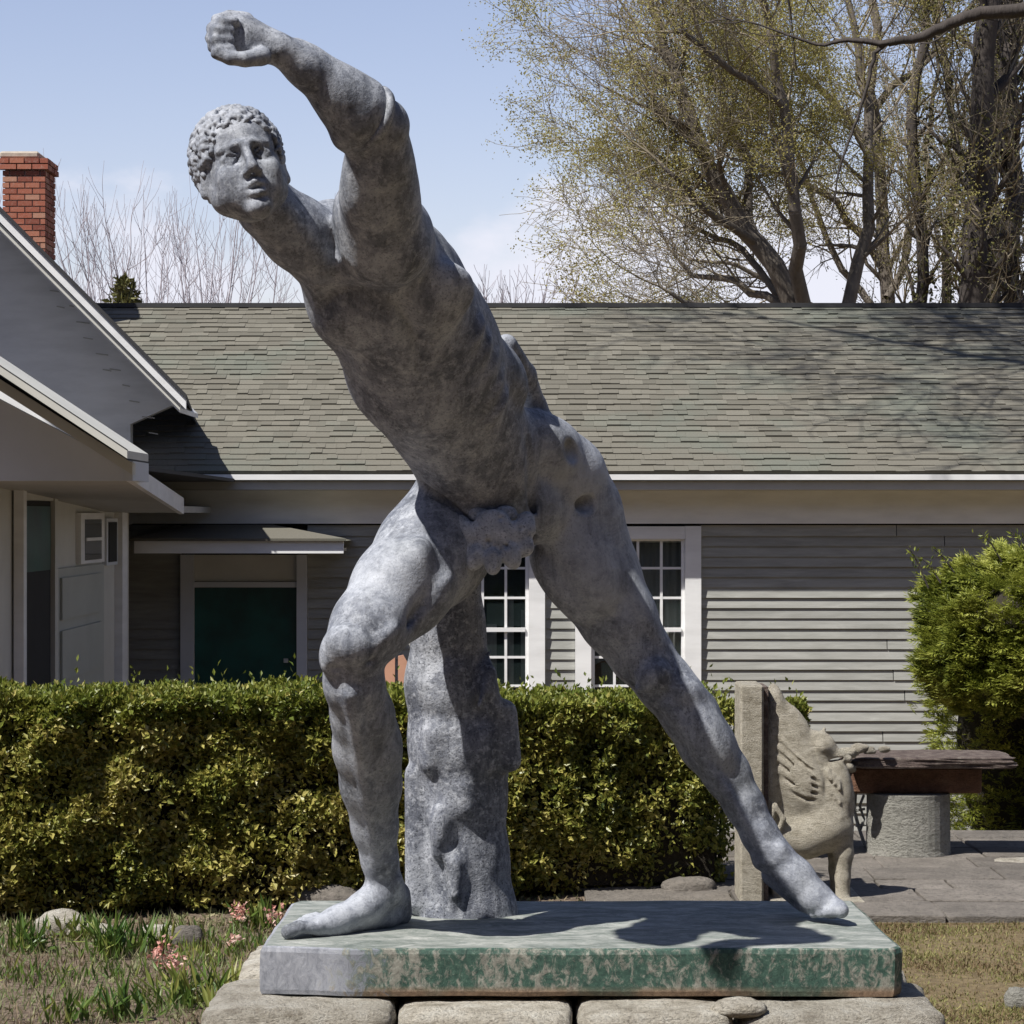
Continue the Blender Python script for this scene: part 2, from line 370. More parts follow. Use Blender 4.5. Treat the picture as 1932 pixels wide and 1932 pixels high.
    chain([(665, 1245, 5.64, 56), (668, 1290, 5.66, 55), (684, 1350, 5.72, 58), (692, 1410, 5.77, 62), (700, 1480, 5.82, 56), (707, 1560, 5.87, 42), (716, 1620, 5.90, 33), (727, 1672, 5.93, 34)], 1, .02)
    E((708, 1395, 5.80), (46, 95, 55), -6, .02)                     # calf
    C((662, 1310, 5.60, 16), (712, 1620, 5.86, 9), 1, .016)         # shin bone
    C((660, 1275, 5.605, 20), (662, 1300, 5.61, 16), 1, .014)
    E((748, 1662, 5.90), (12, 16, 14), 0, .01); E((703, 1668, 5.93), (11, 15, 14), 0, .01)   # ankle bones
    # front foot
    chain([(745, 1690, 5.98, 30), (752, 1722, 6.02, 26)], 1, .02)
    chain([(728, 1680, 5.93, 32), (690, 1712, 5.90, 30), (640, 1735, 5.86, 25), (600, 1748, 5.82, 20)], 1.2, .02)
    C((735, 1728, 5.97, 24), (620, 1748, 5.85, 22), 1.3, .02)
    for i in range(5):
        dy = -i * .026; r = [14, 10, 9.5, 9, 8][4 - i] if False else [13.5, 10, 9.5, 9, 8][i]
        x0 = 598 + i * 5; x1 = 548 + i * 8; Yb = 5.785 + i * .026
        C((x0, 1749 - i * 4, Yb + .02, r + 1), (x1 + 16, 1750 - i * 5.5, Yb, r - 1), 1, .005)
        C((x1 + 16, 1750 - i * 5.5, Yb, r), (x1 - 4, 1758 - i * 6, Yb - .01, r + 1), 1, .003)
        if i: C((x0 - 8, 1741 - i * 4, Yb - .013, 2.5), (x1 - 6, 1750 - i * 6 + 4, Yb - .016, 4), 1, .005, 's')
    # rear leg
    chain([(1030, 860, 6.02, 74), (1062, 900, 6.04, 80), (1083, 965, 6.05, 88), (1122, 1090, 6.07, 86), (1166, 1165, 6.07, 72), (1208, 1232, 6.07, 58), (1255, 1290, 6.07, 52), (1303, 1350, 6.08, 52), (1334, 1405, 6.08, 51), (1371, 1460, 6.08, 43), (1405, 1520, 6.07, 36), (1434, 1575, 6.06, 33), (1455, 1612, 6.05, 33)], 1, .02)
    E((1020, 835, 6.0), (52, 75, 60), -38, .03)                     # hip
    E((1095, 1045, 5.975), (55, 120, 42), -24, .03)
    E((1060, 1105, 6.0), (34, 90, 40), -38, .02)
    E((1190, 1120, 6.03), (26, 110, 40), -28, .02)
    E((1232, 1275, 6.005), (34, 30, 24), -35, .016)
    E((1290, 1305, 6.04), (34, 44, 36), -60, .02)
    C((1205, 1300, 6.0, 8), (1250, 1290, 6.0, 8), 1, .012)
    E((1335, 1385, 6.04), (36, 84, 40), -30, .02)
    C((1265, 1330, 6.02, 16), (1440, 1600, 6.02, 9), 1, .014)
    E((1097, 948, 5.945), (19, 17, 12), 20, .02, 's')               # the dent in the hip
    E((1078, 852, 5.955), (13, 24, 22), -20, .010, 's')
    # rear foot
    E((1472, 1605, 6.02), (12, 15, 12), 0, .01); E((1432, 1622, 6.05), (12, 16, 14), 0, .01)
    chain([(1458, 1612, 6.05, 34), (1500, 1655, 6.04, 34), (1540, 1695, 6.02, 28), (1568, 1712, 6.01, 22)], 1, .02)
    C((1462, 1648, 6.12, 26), (1515, 1695, 6.08, 24), 1.2, .02)
    for i in range(5):
        x = 1582 - i * 13; y = 1712 + i * 1.5; Yb = 5.985 + i * .012; r = [15, 12, 11, 10, 9][i]
        C((x - 18, y - 10, Yb + .02, r + 3), (x, y, Yb, r), 1, .006)
        C((x, y, Yb, r), (x + 5, y + 6, Yb - .025, r), 1, .003)
    # groin and buttock joins
    C((905, 965, 5.90, 60), (985, 960, 5.92, 62), .9, .04)
    E((812, 958, 5.90), (44, 70, 60), 40, .03)
    C((800, 905, 5.84, 6), (878, 985, 5.80, 8), 1, .022, 's')       # groin crease, front leg
    C((1001, 760, 5.88, 7), (1004, 1010, 5.90, 8), 1, .022, 's')    # groin crease, rear leg
    # ---- head, built in its own frame then turned
    hc = P(456, 317, 5.11)
    roll, pitch, yaw = R(-13), R(9), R(15)
    fw = np.array((0., -1, 0)); up = np.array((0., 0, 1)); rt = np.array((1., 0, 0))
    def rot(v, ax, an):
        return v * math.cos(an) + np.cross(ax, v) * math.sin(an) + ax * np.dot(ax, v) * (1 - math.cos(an))
    bas = [rt, up, fw]
    bas = [rot(v, np.array((0., 0, 1)), yaw) for v in bas]          # turn towards picture right
    bas = [rot(v, bas[0], -pitch) for v in bas] if False else [rot(v, bas[0].copy(), pitch * -1) for v in bas]
    bas = [rot(v, np.array((0., 1, 0)), roll) for v in bas]
    B = np.stack(bas, 1); S = 1.05
    def hp3(p): return hc + B @ (np.array(p, float) * S)
    def HE(c, r, k=.008, op='u'): fld.ell(hp3(c), np.array(r) * S, B, op, k)
    def HC(a, b, ra, rb, k=.006, op='u'): fld.cone(hp3(a), hp3(b), ra * S, rb * S, 1, op, k)
    HE((0, .026, -.022), (.077, .086, .096), .02)
    HE((0, -.028, .012), (.062, .080, .067), .02)
    HE((0, .040, .036), (.056, .040, .034), .02)                    # forehead
    HC((-.044, -.058, .008), (0, -.094, .055), .018, .017, .03); HC((.044, -.058, .008), (0, -.094, .055), .018, .017, .03)
    HC((-.058, -.010, -.005), (-.046, -.056, .008), .018, .018, .03); HC((.058, -.010, -.005), (.046, -.056, .008), .018, .018, .03)
    for s in (-1, 1): HE((s * .030, -.056, .046), (.026, .030, .024), .02)   # cheeks
    for s in (-1, 1):
        HE((s * .037, -.028, .053), (.020, .020, .018), .022)       # cheek bone
        HE((s * .032, .000, .086), (.0240, .0180, .030), .008, 's')  # eye socket
        HC((s * .012, .021, .080), (s * .046, .019, .060), .0060, .006, .008)   # brow
        HE((s * .030, -.001, .0560), (.0170, .0130, .0130), .002)    # eyeball
        HC((s * .017, .003, .0705), (s * .031, .011, .0705), .0030, .0034, .003); HC((s * .031, .011, .0705), (s * .046, .001, .064), .0034, .0028, .003)
        HC((s * .017, .000, .0700), (s * .031, -.011, .0685), .0024, .0028, .003); HC((s * .031, -.011, .0685), (s * .046, -.001, .063), .0028, .0024, .003)
        HE((s * .0115, -.0385, .087), (.0085, .0075, .0100), .004)   # nostril wing
        HE((s * .076, -.010, -.012), (.011, .032, .019), .006); HE((s * .086, -.006, -.006), (.007, .017, .010), .004, 's')
        HE((s * .078, -.036, -.006), (.008, .010, .009), .005)
    HC((0, .018, .079), (0, -.028, .097), .0070, .0095, .010)       # nose
    HE((0, -.033, .098), (.0105, .0085, .0095), .006)
    HE((0, -.064, .066), (.028, .022, .020), .012)
    HC((-.022, -.0630, .076), (0, -.0570, .0885), .0045, .0062, .003); HC((.022, -.0630, .076), (0, -.0570, .0885), .0045, .0062, .003)
    HC((-.019, -.0745, .075), (0, -.0795, .087), .0050, .0072, .003); HC((.019, -.0745, .075), (0, -.0795, .087), .0050, .0072, .003)
    HE((0, -.0680, .092), (.0190, .0028, .016), .002, 's')          # parted lips
    HE((0, -.088, .082), (.016, .005, .008), .006, 's')
    HE((0, -.101, .067), (.021, .015, .019), .012)                  # chin
    me = fld.mesh('figure', 2)
    # hair: short tousled curls, its own piece
    hf = Field(hc - .16, hc + .16, .0024)
    def HEh(c, r, k=.004, op='u'): hf.ell(hp3(c), np.array(r) * S, B, op, k)
    def HCh(a, b, ra, rb, k=.003): hf.cone(hp3(a), hp3(b), ra * S, rb * S, 1, 'u', k)
    HEh((0, .030, -.028), (.081, .089, .098), .01)
    HEh((0, -.052, .085), (.0640, .118, .100), .006, 's')
    HEh((.03, -.14, -.02), (.09, .08, .09), .01, 's')
    r2 = random.Random(3); sk = np.array((0, .028, -.025)); rad = np.array((.081, .090, .100))
    n = 0
    while n < 620:
        d = np.array([r2.gauss(0, 1) for _ in range(3)]); d /= np.linalg.norm(d)
        p = sk + d * rad
        if p[2] > -.02 and (p[0] / .066) ** 2 + ((p[1] + .022) / .092) ** 2 < 1: continue
        if p[1] < (-.035 if p[0] > 0 else -.075) - max(0, -p[2] - .02) * .5: continue
        t = np.cross(d, (r2.gauss(0, .5), 1, r2.gauss(0, .5) - .4)); t = np.cross(t, d); t /= np.linalg.norm(t) + 1e-6
        sd = np.cross(t, d) * r2.choice((-1, 1)); L = r2.uniform(.014, .024); rr = r2.uniform(.0034, .0048)
        a = p - t * L * .5; m_ = p + sd * L * .30 + d * .005; b = p + t * L * .5 + sd * L * .1 + d * .001; c2 = b - sd * L * .45 + d * .002
        HCh(a, m_, rr * .7, rr); HCh(m_, b, rr, rr * .9); HCh(b, c2, rr * .9, rr * .45); n += 1
    hm = hf.mesh('hair', 0)
    return me, hm
fig_me, hair_me = body()
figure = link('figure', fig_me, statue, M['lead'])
hair = link('hair', hair_me, figure, M['lead'])
# worn leaf over the groin
lf = Field(P(930, 1020, 5.85) - .16, P(930, 1020, 5.85) + .16, .004)
def LE(x, y, Y, r, ang=0, k=.008, op='u'):
    s = Y / F; t = R(ang); al = np.array((math.sin(t), 0, math.cos(t))); ac = np.array((math.cos(t), 0, -math.sin(t)))
    lf.ell(P(x, y, Y), np.array(r) * s, np.stack([ac, al, np.array((0., 1, 0))], 1), op, k)
LE(930, 1004, 5.775, (40, 44, 17)); LE(884, 1008, 5.78, (40, 24, 15), 24); LE(976, 1006, 5.78, (38, 24, 15), -24); LE(868, 1036, 5.775, (24, 19, 13), -20); LE(898, 1052, 5.765, (19, 26, 12), 24); LE(964, 1048, 5.765, (19, 28, 12), -20); LE(990, 1032, 5.775, (18, 20, 12), 20); LE(930, 1060, 5.755, (17, 26, 11)); LE(866, 988, 5.79, (20, 18, 14), 10); LE(992, 984, 5.79, (18, 20, 14), 10); LE(905, 972, 5.80, (24, 16, 16), 20); LE(952, 970, 5.80, (24, 16, 16), -10)
for x, y in ((922, 1022), (956, 1030), (900, 985), (944, 978), (982, 996)): LE(x, y, 5.75, (5, 6, 16), 0, .004, 's')
for a, b in (((930, 985), (884, 1048)), ((930, 985), (931, 1080)), ((932, 985), (978, 1046)), ((915, 1060), (914, 1085)), ((946, 1056), (947, 1085)), ((885, 1030), (862, 1022))):
    lf.cone(P(*a, 5.745), P(*b, 5.745), .0045, .003, 1, 's', .004)
leafc = link('leaf_cover', lf.mesh('leaf_cover', 1), statue, M['lead_pale'])
# stump behind the front leg
sf = Field((-0.30, 5.80, 0.56), (0.09, 6.45, 1.55), .006)
def SC(a, b, fy=1, k=.03, op='u'): sf.cone(P(*a[:3]), P(*b[:3]), a[3] / F * a[2], b[3] / F * b[2], fy, op, k)
for a, b in zip([(860, 1090, 6.08, 48), (845, 1180, 6.10, 66), (848, 1290, 6.12, 80), (868, 1400, 6.13, 94), (868, 1500, 6.14, 84), (872, 1620, 6.15, 84), (880, 1730, 6.16, 92)],
                [(845, 1180, 6.10, 66), (848, 1290, 6.12, 80), (868, 1400, 6.13, 94), (868, 1500, 6.14, 84), (872, 1620, 6.15, 84), (880, 1730, 6.16, 92), (884, 1760, 6.16, 104)]): SC(a, b, .8)
SC((950, 1345, 6.08, 26), (962, 1435, 6.08, 22), 1, .02)
SC((930, 1210, 6.10, 0.1), (905, 1330, 6.0, 6), 1, .02)
SC((785, 1460, 6.11, 22), (790, 1700, 6.13, 26), 1, .012)
SC((812, 1330, 6.03, 4), (822, 1700, 6.035, 6), 1, .035, 's')
for i in range(14):
    x = random.uniform(800, 930); y = random.uniform(1250, 1700)
    SC((x, y, 6.05, random.uniform(2, 5)), (x + random.uniform(-12, 12), y + random.uniform(20, 80), 6.05, 2), 1, .05, 'u')
stump = link('tree_stump', sf.mesh('tree_stump', 2), statue, M['lead_rough'])
# shield strap round the forearm
def strap():
    c = P(700, 222, 5.02); ax = P(642, 182, 4.98) - P(720, 232, 5.03); ax /= np.linalg.norm(ax)
    ax = ax * .9 + np.array((0, -.1, -.1)); ax /= np.linalg.norm(ax)
    u = np.cross(ax, (0, 1, 0)); u /= np.linalg.norm(u); w = np.cross(ax, u)
    mb = MB(); n = 40; prof = [(-.010, .0), (-.008, .006), (0, .0085), (.008, .006), (.010, 0)]
    vs = []
    for i in range(n):
        t = 2 * math.pi * i / n; rr = .0570
        for (s, o) in prof: vs.append(c + ax * s + (u * math.cos(t) * 1.0 + w * math.sin(t) * 1.0) * (rr + o))
    k = len(prof)
    mb.add(vs, [(i * k + j, ((i + 1) % n) * k + j, ((i + 1) % n) * k + (j + 1) % k, i * k + (j + 1) % k) for i in range(n) for j in range(k)])
    return mb.build('arm_strap', M['lead'], statue, smooth=True)
strap()
# ------------------------------------------------------------------ more materials
def slab_paint():
    m, nt, b = mat_new('worn green paint'); v = coords(nt, (1, 1, 1), 'Position'); vs_ = coords(nt, (1, 1, 3), 'Position')
    n1 = tnoise(nt, 46, 9, 0.78, coords(nt, (1, 1, .6), 'Position'), .6); n2 = tnoise(nt, 5, 4, 0.6, v); n3 = tnoise(nt, 110, 4, .7, v)
    sp = N(nt, 'ShaderNodeSeparateXYZ'); nt.links.new(coords(nt, (1, 1, 1), 'Position'), sp.inputs[0])
    paint = ramp(nt, n3, [(0.3, (0.014, 0.040, 0.032)), (0.6, (0.045, 0.10, 0.075)), (0.75, (0.16, 0.22, 0.175))])
    bare = ramp(nt, n3, [(0.3, (0.14, 0.13, 0.11)), (0.6, (0.30, 0.29, 0.25)), (0.8, (0.42, 0.42, 0.38))])
    f = N(nt, 'ShaderNodeMath', operation='ADD'); nt.links.new(n1, f.inputs[0]); g = N(nt, 'ShaderNodeMath', operation='MULTIPLY'); g.inputs[1].default_value = .45; nt.links.new(n2, g.inputs[0]); nt.links.new(g.outputs[0], f.inputs[1])
    c = mixrgb(nt, ramp(nt, f.outputs[0], [(0.70, (0, 0, 0)), (0.79, (.9, .9, .9))]), paint, bare)
    zr = N(nt, 'ShaderNodeMapRange'); zr.inputs[1].default_value = 0.534; zr.inputs[2].default_value = 0.520; nt.links.new(sp.outputs[2], zr.inputs[0])
    zz = N(nt, 'ShaderNodeMath', operation='MULTIPLY'); nt.links.new(zr.outputs[0], zz.inputs[0]); nt.links.new(ramp(nt, n2, [(.35, (.2, .2, .2)), (.5, (1, 1, 1))]), zz.inputs[1])
    c = mixrgb(nt, zz.outputs[0], c, ramp(nt, n3, [(.3, (.13, .085, .055)), (.7, (.30, .20, .13))]))
    xr = N(nt, 'ShaderNodeMapRange'); xr.inputs[1].default_value = -0.33; xr.inputs[2].default_value = -0.36
    xa = N(nt, 'ShaderNodeMath', operation='MULTIPLY_ADD'); xa.inputs[1].default_value = .55; nt.links.new(n1, xa.inputs[0]); nt.links.new(sp.outputs[0], xa.inputs[2])
    nt.links.new(xa.outputs[0], xr.inputs[0]); xr.inputs[1].default_value = -0.03; xr.inputs[2].default_value = -0.09
    c = mixrgb(nt, xr.outputs[0], c, ramp(nt, n1, [(.35, (.16, .17, .20)), (.6, (.33, .34, .38)), (.8, (.5, .5, .54))]))
    nt.links.new(c, b.inputs['Base Color']); b.inputs['Roughness'].default_value = .7; bump(nt, b, n1, .5, .006); return m
def slab_top():
    m, nt, b = mat_new('faded green slab top'); v = coords(nt, (.45, 1, 1), 'Position'); n1 = tnoise(nt, 22, 9, .76, v, .8); n2 = tnoise(nt, 120, 4, .7, v)
    c = ramp(nt, n1, [(.34, (.10, .125, .11)), (.5, (.23, .25, .23)), (.66, (.44, .445, .42))])
    c = mixrgb(nt, ramp(nt, n2, [(.5, (0, 0, 0)), (.75, (.5, .5, .5))]), c, (.45, .46, .45))
    nt.links.new(c, b.inputs['Base Color']); b.inputs['Roughness'].default_value = .7; bump(nt, b, n1, .7, .012); return m
M['slab'] = slab_paint(); M['slabtop'] = slab_top()
def stone_mat(name, a, c, e, scale=14):
    m, nt, b = mat_new(name); v = coords(nt, (1, 1, 1.6), 'Position'); n1 = tnoise(nt, scale, 9, .7, v, .3); n2 = tnoise(nt, scale * 9, 5, .7, v)
    col = ramp(nt, n1, [(.3, a), (.5, c), (.7, e)])
    oi = N(nt, 'ShaderNodeObjectInfo'); vv = N(nt, 'ShaderNodeMapRange'); vv.inputs[3].default_value = .78; vv.inputs[4].default_value = 1.12; nt.links.new(oi.outputs['Random'], vv.inputs[0])
    hs = N(nt, 'ShaderNodeHueSaturation'); nt.links.new(vv.outputs[0], hs.inputs['Value']); nt.links.new(col, hs.inputs['Color'])
    c2 = mixrgb(nt, ramp(nt, n2, [(.35, (.6, .6, .6)), (.5, (0, 0, 0))]), hs.outputs[0], tuple(x * .5 for x in a))
    nt.links.new(c2, b.inputs['Base Color']); b.inputs['Roughness'].default_value = .9
    n1 = tnoise(nt, scale * 2.2, 9, .8, coords(nt, (.6, .6, 2.2), 'Position'), .5)
    aa = N(nt, 'ShaderNodeMath', operation='ADD'); nt.links.new(n1, aa.inputs[0]); nt.links.new(n2, aa.inputs[1]); bump(nt, b, aa.outputs[0], 1.0, .018); return m
M['stone'] = stone_mat('pale field stone', (.30, .26, .20), (.64, .59, .50), (.80, .77, .69))
M['carved'] = stone_mat('carved sandstone', (.32, .28, .21), (.58, .53, .43), (.70, .65, .55), 26)
M['carved_dark'] = stone_mat('weathered dark stone', (.08, .055, .05), (.20, .15, .13), (.36, .31, .26), 20)
M['drum'] = stone_mat('grey drum stone', (.25, .24, .21), (.36, .35, .31), (.45, .43, .39), 6)
M['redstone'] = stone_mat('red brown stone', (.10, .05, .03), (.20, .10, .06), (.26, .15, .09), 10)
M['flag'] = stone_mat('flagstone', (.13, .115, .10), (.20, .178, .155), (.27, .24, .21), 5)
M['white'] = simple('white painted wood', (.80, .80, .80), .55, .12, 3, .12, .002, 50, (1, 1, 4))
M['cream'] = simple('cream painted wood', (.58, .57, .52), .6, .1, 3, .1, .002, 50)
M['bluegrey'] = simple('pale painted boards', (.60, .62, .66), .6, .08, 2, .1, .002, 50)
M['greydoor'] = simple('grey painted door', (.42, .43, .39), .55, .08, 3, .08, .002, 50)
def siding_mat():
    m, nt, b = mat_new('weathered grey clapboard'); v = coords(nt, (.6, 1, 5), 'Position'); n1 = tnoise(nt, 5, 8, .65, v, .5); n2 = tnoise(nt, 60, 4, .6, coords(nt, (.1, 1, 1), 'Position'))
    col = ramp(nt, n1, [(.3, (.245, .245, .225)), (.5, (.31, .31, .288)), (.7, (.385, .385, .36))])
    oi = N(nt, 'ShaderNodeObjectInfo'); vv = N(nt, 'ShaderNodeMapRange'); vv.inputs[3].default_value = .90; vv.inputs[4].default_value = 1.06; nt.links.new(oi.outputs['Random'], vv.inputs[0])
    hs = N(nt, 'ShaderNodeHueSaturation'); nt.links.new(vv.outputs[0], hs.inputs['Value']); nt.links.new(col, hs.inputs['Color'])
    nt.links.new(hs.outputs[0], b.inputs['Base Color']); b.inputs['Roughness'].default_value = .8; bump(nt, b, n2, .25, .003); return m
M['siding'] = siding_mat()
def shingle_mat():
    m, nt, b = mat_new('asphalt shingle'); v = coords(nt, (1, 1, 1), 'Position'); g = N(nt, 'ShaderNodeNewGeometry')
    n1 = tnoise(nt, 1.1, 5, .6, v); n2 = tnoise(nt, 90, 4, .8, v)
    a = ramp(nt, g.outputs['Random Per Island'], [(0, (.118, .109, .088)), (.5, (.145, .134, .109)), (1, (.175, .163, .134))])
    c = mixrgb(nt, ramp(nt, n1, [(.50, (0, 0, 0)), (.66, (.5, .5, .5))]), a, (.125, .15, .125))
    c = mixrgb(nt, ramp(nt, n2, [(.3, (.6, .6, .6)), (.55, (0, 0, 0))]), c, (.09, .09, .07))
    nt.links.new(c, b.inputs['Base Color']); b.inputs['Roughness'].default_value = .95; bump(nt, b, n2, .5, .004); return m
M['shingle'] = shingle_mat()
M['dark'] = simple('dark roof edge', (.035, .035, .038), .8, .2)
M['soffit'] = simple('grey soffit boards', (.45, .44, .41), .7, .1, 4, .1, .002, 30)  # plain grey tone for soffits, porch ceiling and gable seams
M['interior'] = simple('dark interior', (.02, .02, .02), .9, .3, 2)
M['curtain'] = simple('pale net curtain', (.55, .58, .56), .9, .2, 20, 0, stretch=(3, 1, .2))
M['wood_in'] = simple('varnished brown wood', (.16, .07, .025), .5, .3, 6)
M['peach'] = simple('peach painted wood', (.55, .30, .20), .6, .12, 6)
M['iron'] = simple('pale painted iron', (.50, .50, .47), .6, .2, 30)
def brick_mat():
    m, nt, b = mat_new('red brick'); v = coords(nt, (1, 1, 1), 'Position'); n1 = tnoise(nt, 40, 6, .7, v); oi = N(nt, 'ShaderNodeObjectInfo')
    a = ramp(nt, oi.outputs['Random'], [(0, (.20, .055, .035)), (.4, (.33, .10, .06)), (.75, (.38, .14, .085)), (1, (.42, .22, .15))])
    c = mixrgb(nt, ramp(nt, n1, [(.5, (0, 0, 0)), (.8, (.6, .6, .6))]), a, (.4, .3, .25))
    nt.links.new(c, b.inputs['Base Color']); b.inputs['Roughness'].default_value = .9; bump(nt, b, n1, .5, .005); return m
M['brick'] = brick_mat(); M['mortar'] = simple('mortar', (.42, .36, .30), .95, .2, 30)
def glass_mat(name, tint=(.02, .03, .03), alpha=.38):
    m, nt, b = mat_new(name); b.inputs['Base Color'].default_value = (*tint, 1); b.inputs['Roughness'].default_value = .04; b.inputs['Alpha'].default_value = alpha
    n = tnoise(nt, 2.2, 2, .5, coords(nt, (1, 1, 1), 'Position')); bump(nt, b, n, .15, .02); return m
M['glass'] = glass_mat('window glass'); M['greenglass'] = simple('dark green door panel', (.006, .075, .062), .3, .5, 2.5, .1, .01, 4, c2=(.003, .02, .018))
M['bark'] = simple('grey brown bark', (.13, .11, .09), .9, .35, 14, .6, .02, 30, (1, 1, .3))
M['bark_dark'] = simple('dark bark', (.055, .045, .04), .9, .35, 14, .6, .02, 30, (1, 1, .3))
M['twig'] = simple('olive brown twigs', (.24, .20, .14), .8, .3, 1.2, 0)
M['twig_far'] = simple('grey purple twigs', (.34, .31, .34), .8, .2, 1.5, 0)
M['bud'] = leafmat('yellow green buds', [(.1, (.22, .18, .06)), (.5, (.34, .30, .08)), (.9, (.46, .43, .15))], .6, .4, .4)
M['ivy'] = leafmat('ivy and moss leaves', [(.1, (.06, .05, .02)), (.5, (.12, .12, .035)), (.9, (.20, .19, .06))], .6, .5, .25)
M['hedge'] = leafmat('clipped hedge leaves', [(.05, (.03, .05, .012)), (.24, (.15, .17, .03)), (.46, (.27, .275, .06)), (.70, (.39, .345, .09)), (.95, (.48, .42, .17))], .42, 2.4, .25)
M['hedge_top'] = leafmat('new hedge growth', [(.1, (.09, .13, .02)), (.5, (.17, .20, .03)), (.9, (.28, .29, .06))], .45, 3, .3)
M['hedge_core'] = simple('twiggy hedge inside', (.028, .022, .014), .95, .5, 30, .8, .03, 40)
M['conifer'] = leafmat('bright evergreen sprays', [(.05, (.07, .10, .015)), (.4, (.21, .24, .035)), (.7, (.33, .35, .06)), (.95, (.46, .47, .12))], .5, 3.5, .3)
M['wood'] = leafmat('wood foliage', [(.1, (.035, .045, .03)), (.9, (.075, .085, .06))], .7, 1, .1)
M['sprout'] = leafmat('spring sprouts', [(.1, (.045, .10, .02)), (.5, (.12, .19, .035)), (.9, (.30, .30, .08))], .45, 3, .3)
M['weed'] = leafmat('dry stems and ground cover', [(.1, (.13, .09, .06)), (.4, (.25, .19, .12)), (.6, (.13, .17, .06)), (.9, (.34, .31, .18))], .7, 4, .2)
M['lawn'] = leafmat('thin early lawn', [(.1, (.13, .085, .045)), (.4, (.23, .165, .085)), (.6, (.15, .16, .045)), (.95, (.34, .30, .12))], .7, 2.2, .2)
M['petal'] = leafmat('pink petals', [(.1, (.55, .25, .20)), (.5, (.72, .42, .36)), (.9, (.85, .65, .58))], .5, 5, .3)
def ground_mat():
    m, nt, b = mat_new('garden ground'); v = coords(nt, (1, 1, 1), 'Position'); n1 = tnoise(nt, 1.4, 6, .6, v); n2 = tnoise(nt, 26, 7, .7, v)
    a = ramp(nt, n2, [(.3, (.075, .05, .035)), (.5, (.17, .125, .09)), (.72, (.30, .24, .18))])
    g = ramp(nt, n2, [(.3, (.11, .075, .035)), (.6, (.22, .165, .085)), (.8, (.29, .23, .12))])
    sp = N(nt, 'ShaderNodeSeparateXYZ'); nt.links.new(v, sp.inputs[0]); xr = N(nt, 'ShaderNodeMapRange'); xr.inputs[1].default_value = .4; xr.inputs[2].default_value = 1.0; nt.links.new(sp.outputs[0], xr.inputs[0])
    c = mixrgb(nt, xr.outputs[0], a, g); nt.links.new(c, b.inputs['Base Color']); b.inputs['Roughness'].default_value = .95; bump(nt, b, n2, .9, .03); return m
M['ground'] = ground_mat()

# ------------------------------------------------------------------ ground
def gz(x, y):
    t = min(max((y - 12.6) / 4.0, 0), 1); return -.75 * t * t * (3 - 2 * t)
xs = np.concatenate([np.linspace(-300, -12, 12), np.linspace(-10, 10, 81), np.linspace(12, 300, 12)]); ys = np.concatenate([np.linspace(-30, 6, 10), np.linspace(6.3, 20, 60), np.linspace(22, 600, 20)])
GV = np.array([(x, y, gz(x, y) + (.012 * mnoise.noise(Vector((x * 1.7, y * 1.7, 0))) if abs(x) < 10 else 0)) for y in ys for x in xs]); nxg = len(xs)
GF = np.array([(j * nxg + i, j * nxg + i + 1, (j + 1) * nxg + i + 1, (j + 1) * nxg + i) for j in range(len(ys) - 1) for i in range(nxg - 1)])
tag(link('ground', fast_mesh('ground', GV, GF, True), None, M['ground']), kind='structure')

# ------------------------------------------------------------------ rocks and stones
def rock_mesh(w, d, h, seed, sub=3, rough=.10, power=3.2, name='stone'):
    import bmesh
    bm = bmesh.new(); bmesh.ops.create_cube(bm, size=2); bmesh.ops.subdivide_edges(bm, edges=bm.edges[:], cuts=sub, use_grid_fill=True)
    for v in bm.verts:
        p = v.co.copy(); n = (abs(p.x) ** power + abs(p.y) ** power + abs(p.z) ** power) ** (1 / power); p /= n
        q = p * 1.3 + Vector((seed * 7.3, seed * 3.1, seed)); nn = mnoise.noise(q) * rough * 1.5 + mnoise.noise(q * 3) * rough * .8 + mnoise.noise(q * 8) * rough * .35
        p *= 1 + nn; v.co = Vector((p.x * w / 2, p.y * d / 2, p.z * h / 2))
    me = bpy.data.meshes.new(name); bm.to_mesh(me); bm.free()
    me.polygons.foreach_set('use_smooth', [True] * len(me.polygons)); return me
base = empty('pedestal', (PX(1090, 6), 6.0, 0), label='dry laid pedestal of big pale field stones carrying the green slab', cat='pedestal')
TOP = 0.506
def bstone(x0, x1, y0, y1, z0, z1, seed, mat='stone', sub=5, power=5, rough=.09, name='stone', rz=0):
    me = rock_mesh(x1 - x0, y1 - y0, z1 - z0, seed, sub, rough, power)
    o = link(name, me, None, M[mat]); o.location = ((x0 + x1) / 2, (y0 + y1) / 2, (z0 + z1) / 2); o.rotation_euler = (0, 0, rz)
    o.parent = base; o.matrix_parent_inverse = parent_world(base).inverted(); return o
YF = 5.50
bx = [370, 742, 1088, 1388, 1795]
for i in range(4):
    zt = TOP + [0.00, -.006, -.004, -.002][i]
    bstone(PX(bx[i] + 3, YF), PX(bx[i + 1] - 3, YF), YF, YF + .42, zt - .23, zt, 11 + i, power=[11, 9, 12, 10][i], rough=.035, sub=11)
    bstone(PX(bx[i] - 10, YF), PX(bx[i + 1] - 16, YF), YF - .02, YF + .42, zt - .47, zt - .235, 21 + i, power=9, rough=.04, sub=9)
bstone(PX(1345, YF), PX(1452, YF), YF + .005, YF + .10, TOP - .022, TOP + .020, 31, power=2.2, rough=.08, sub=3)
bstone(-.625, -.44, 5.93, 6.40, TOP - .25, TOP + .01, 33, power=12, rough=.06)
bstone(-.63, -.44, 5.93, 6.42, TOP - .48, TOP - .24, 34, power=10, rough=.06)
bstone(.62, .895, 5.93, 6.40, TOP - .26, TOP - .002, 35, power=10, rough=.07)
bstone(.62, .90, 5.93, 6.42, TOP - .48, TOP - .25, 36, power=9, rough=.07)
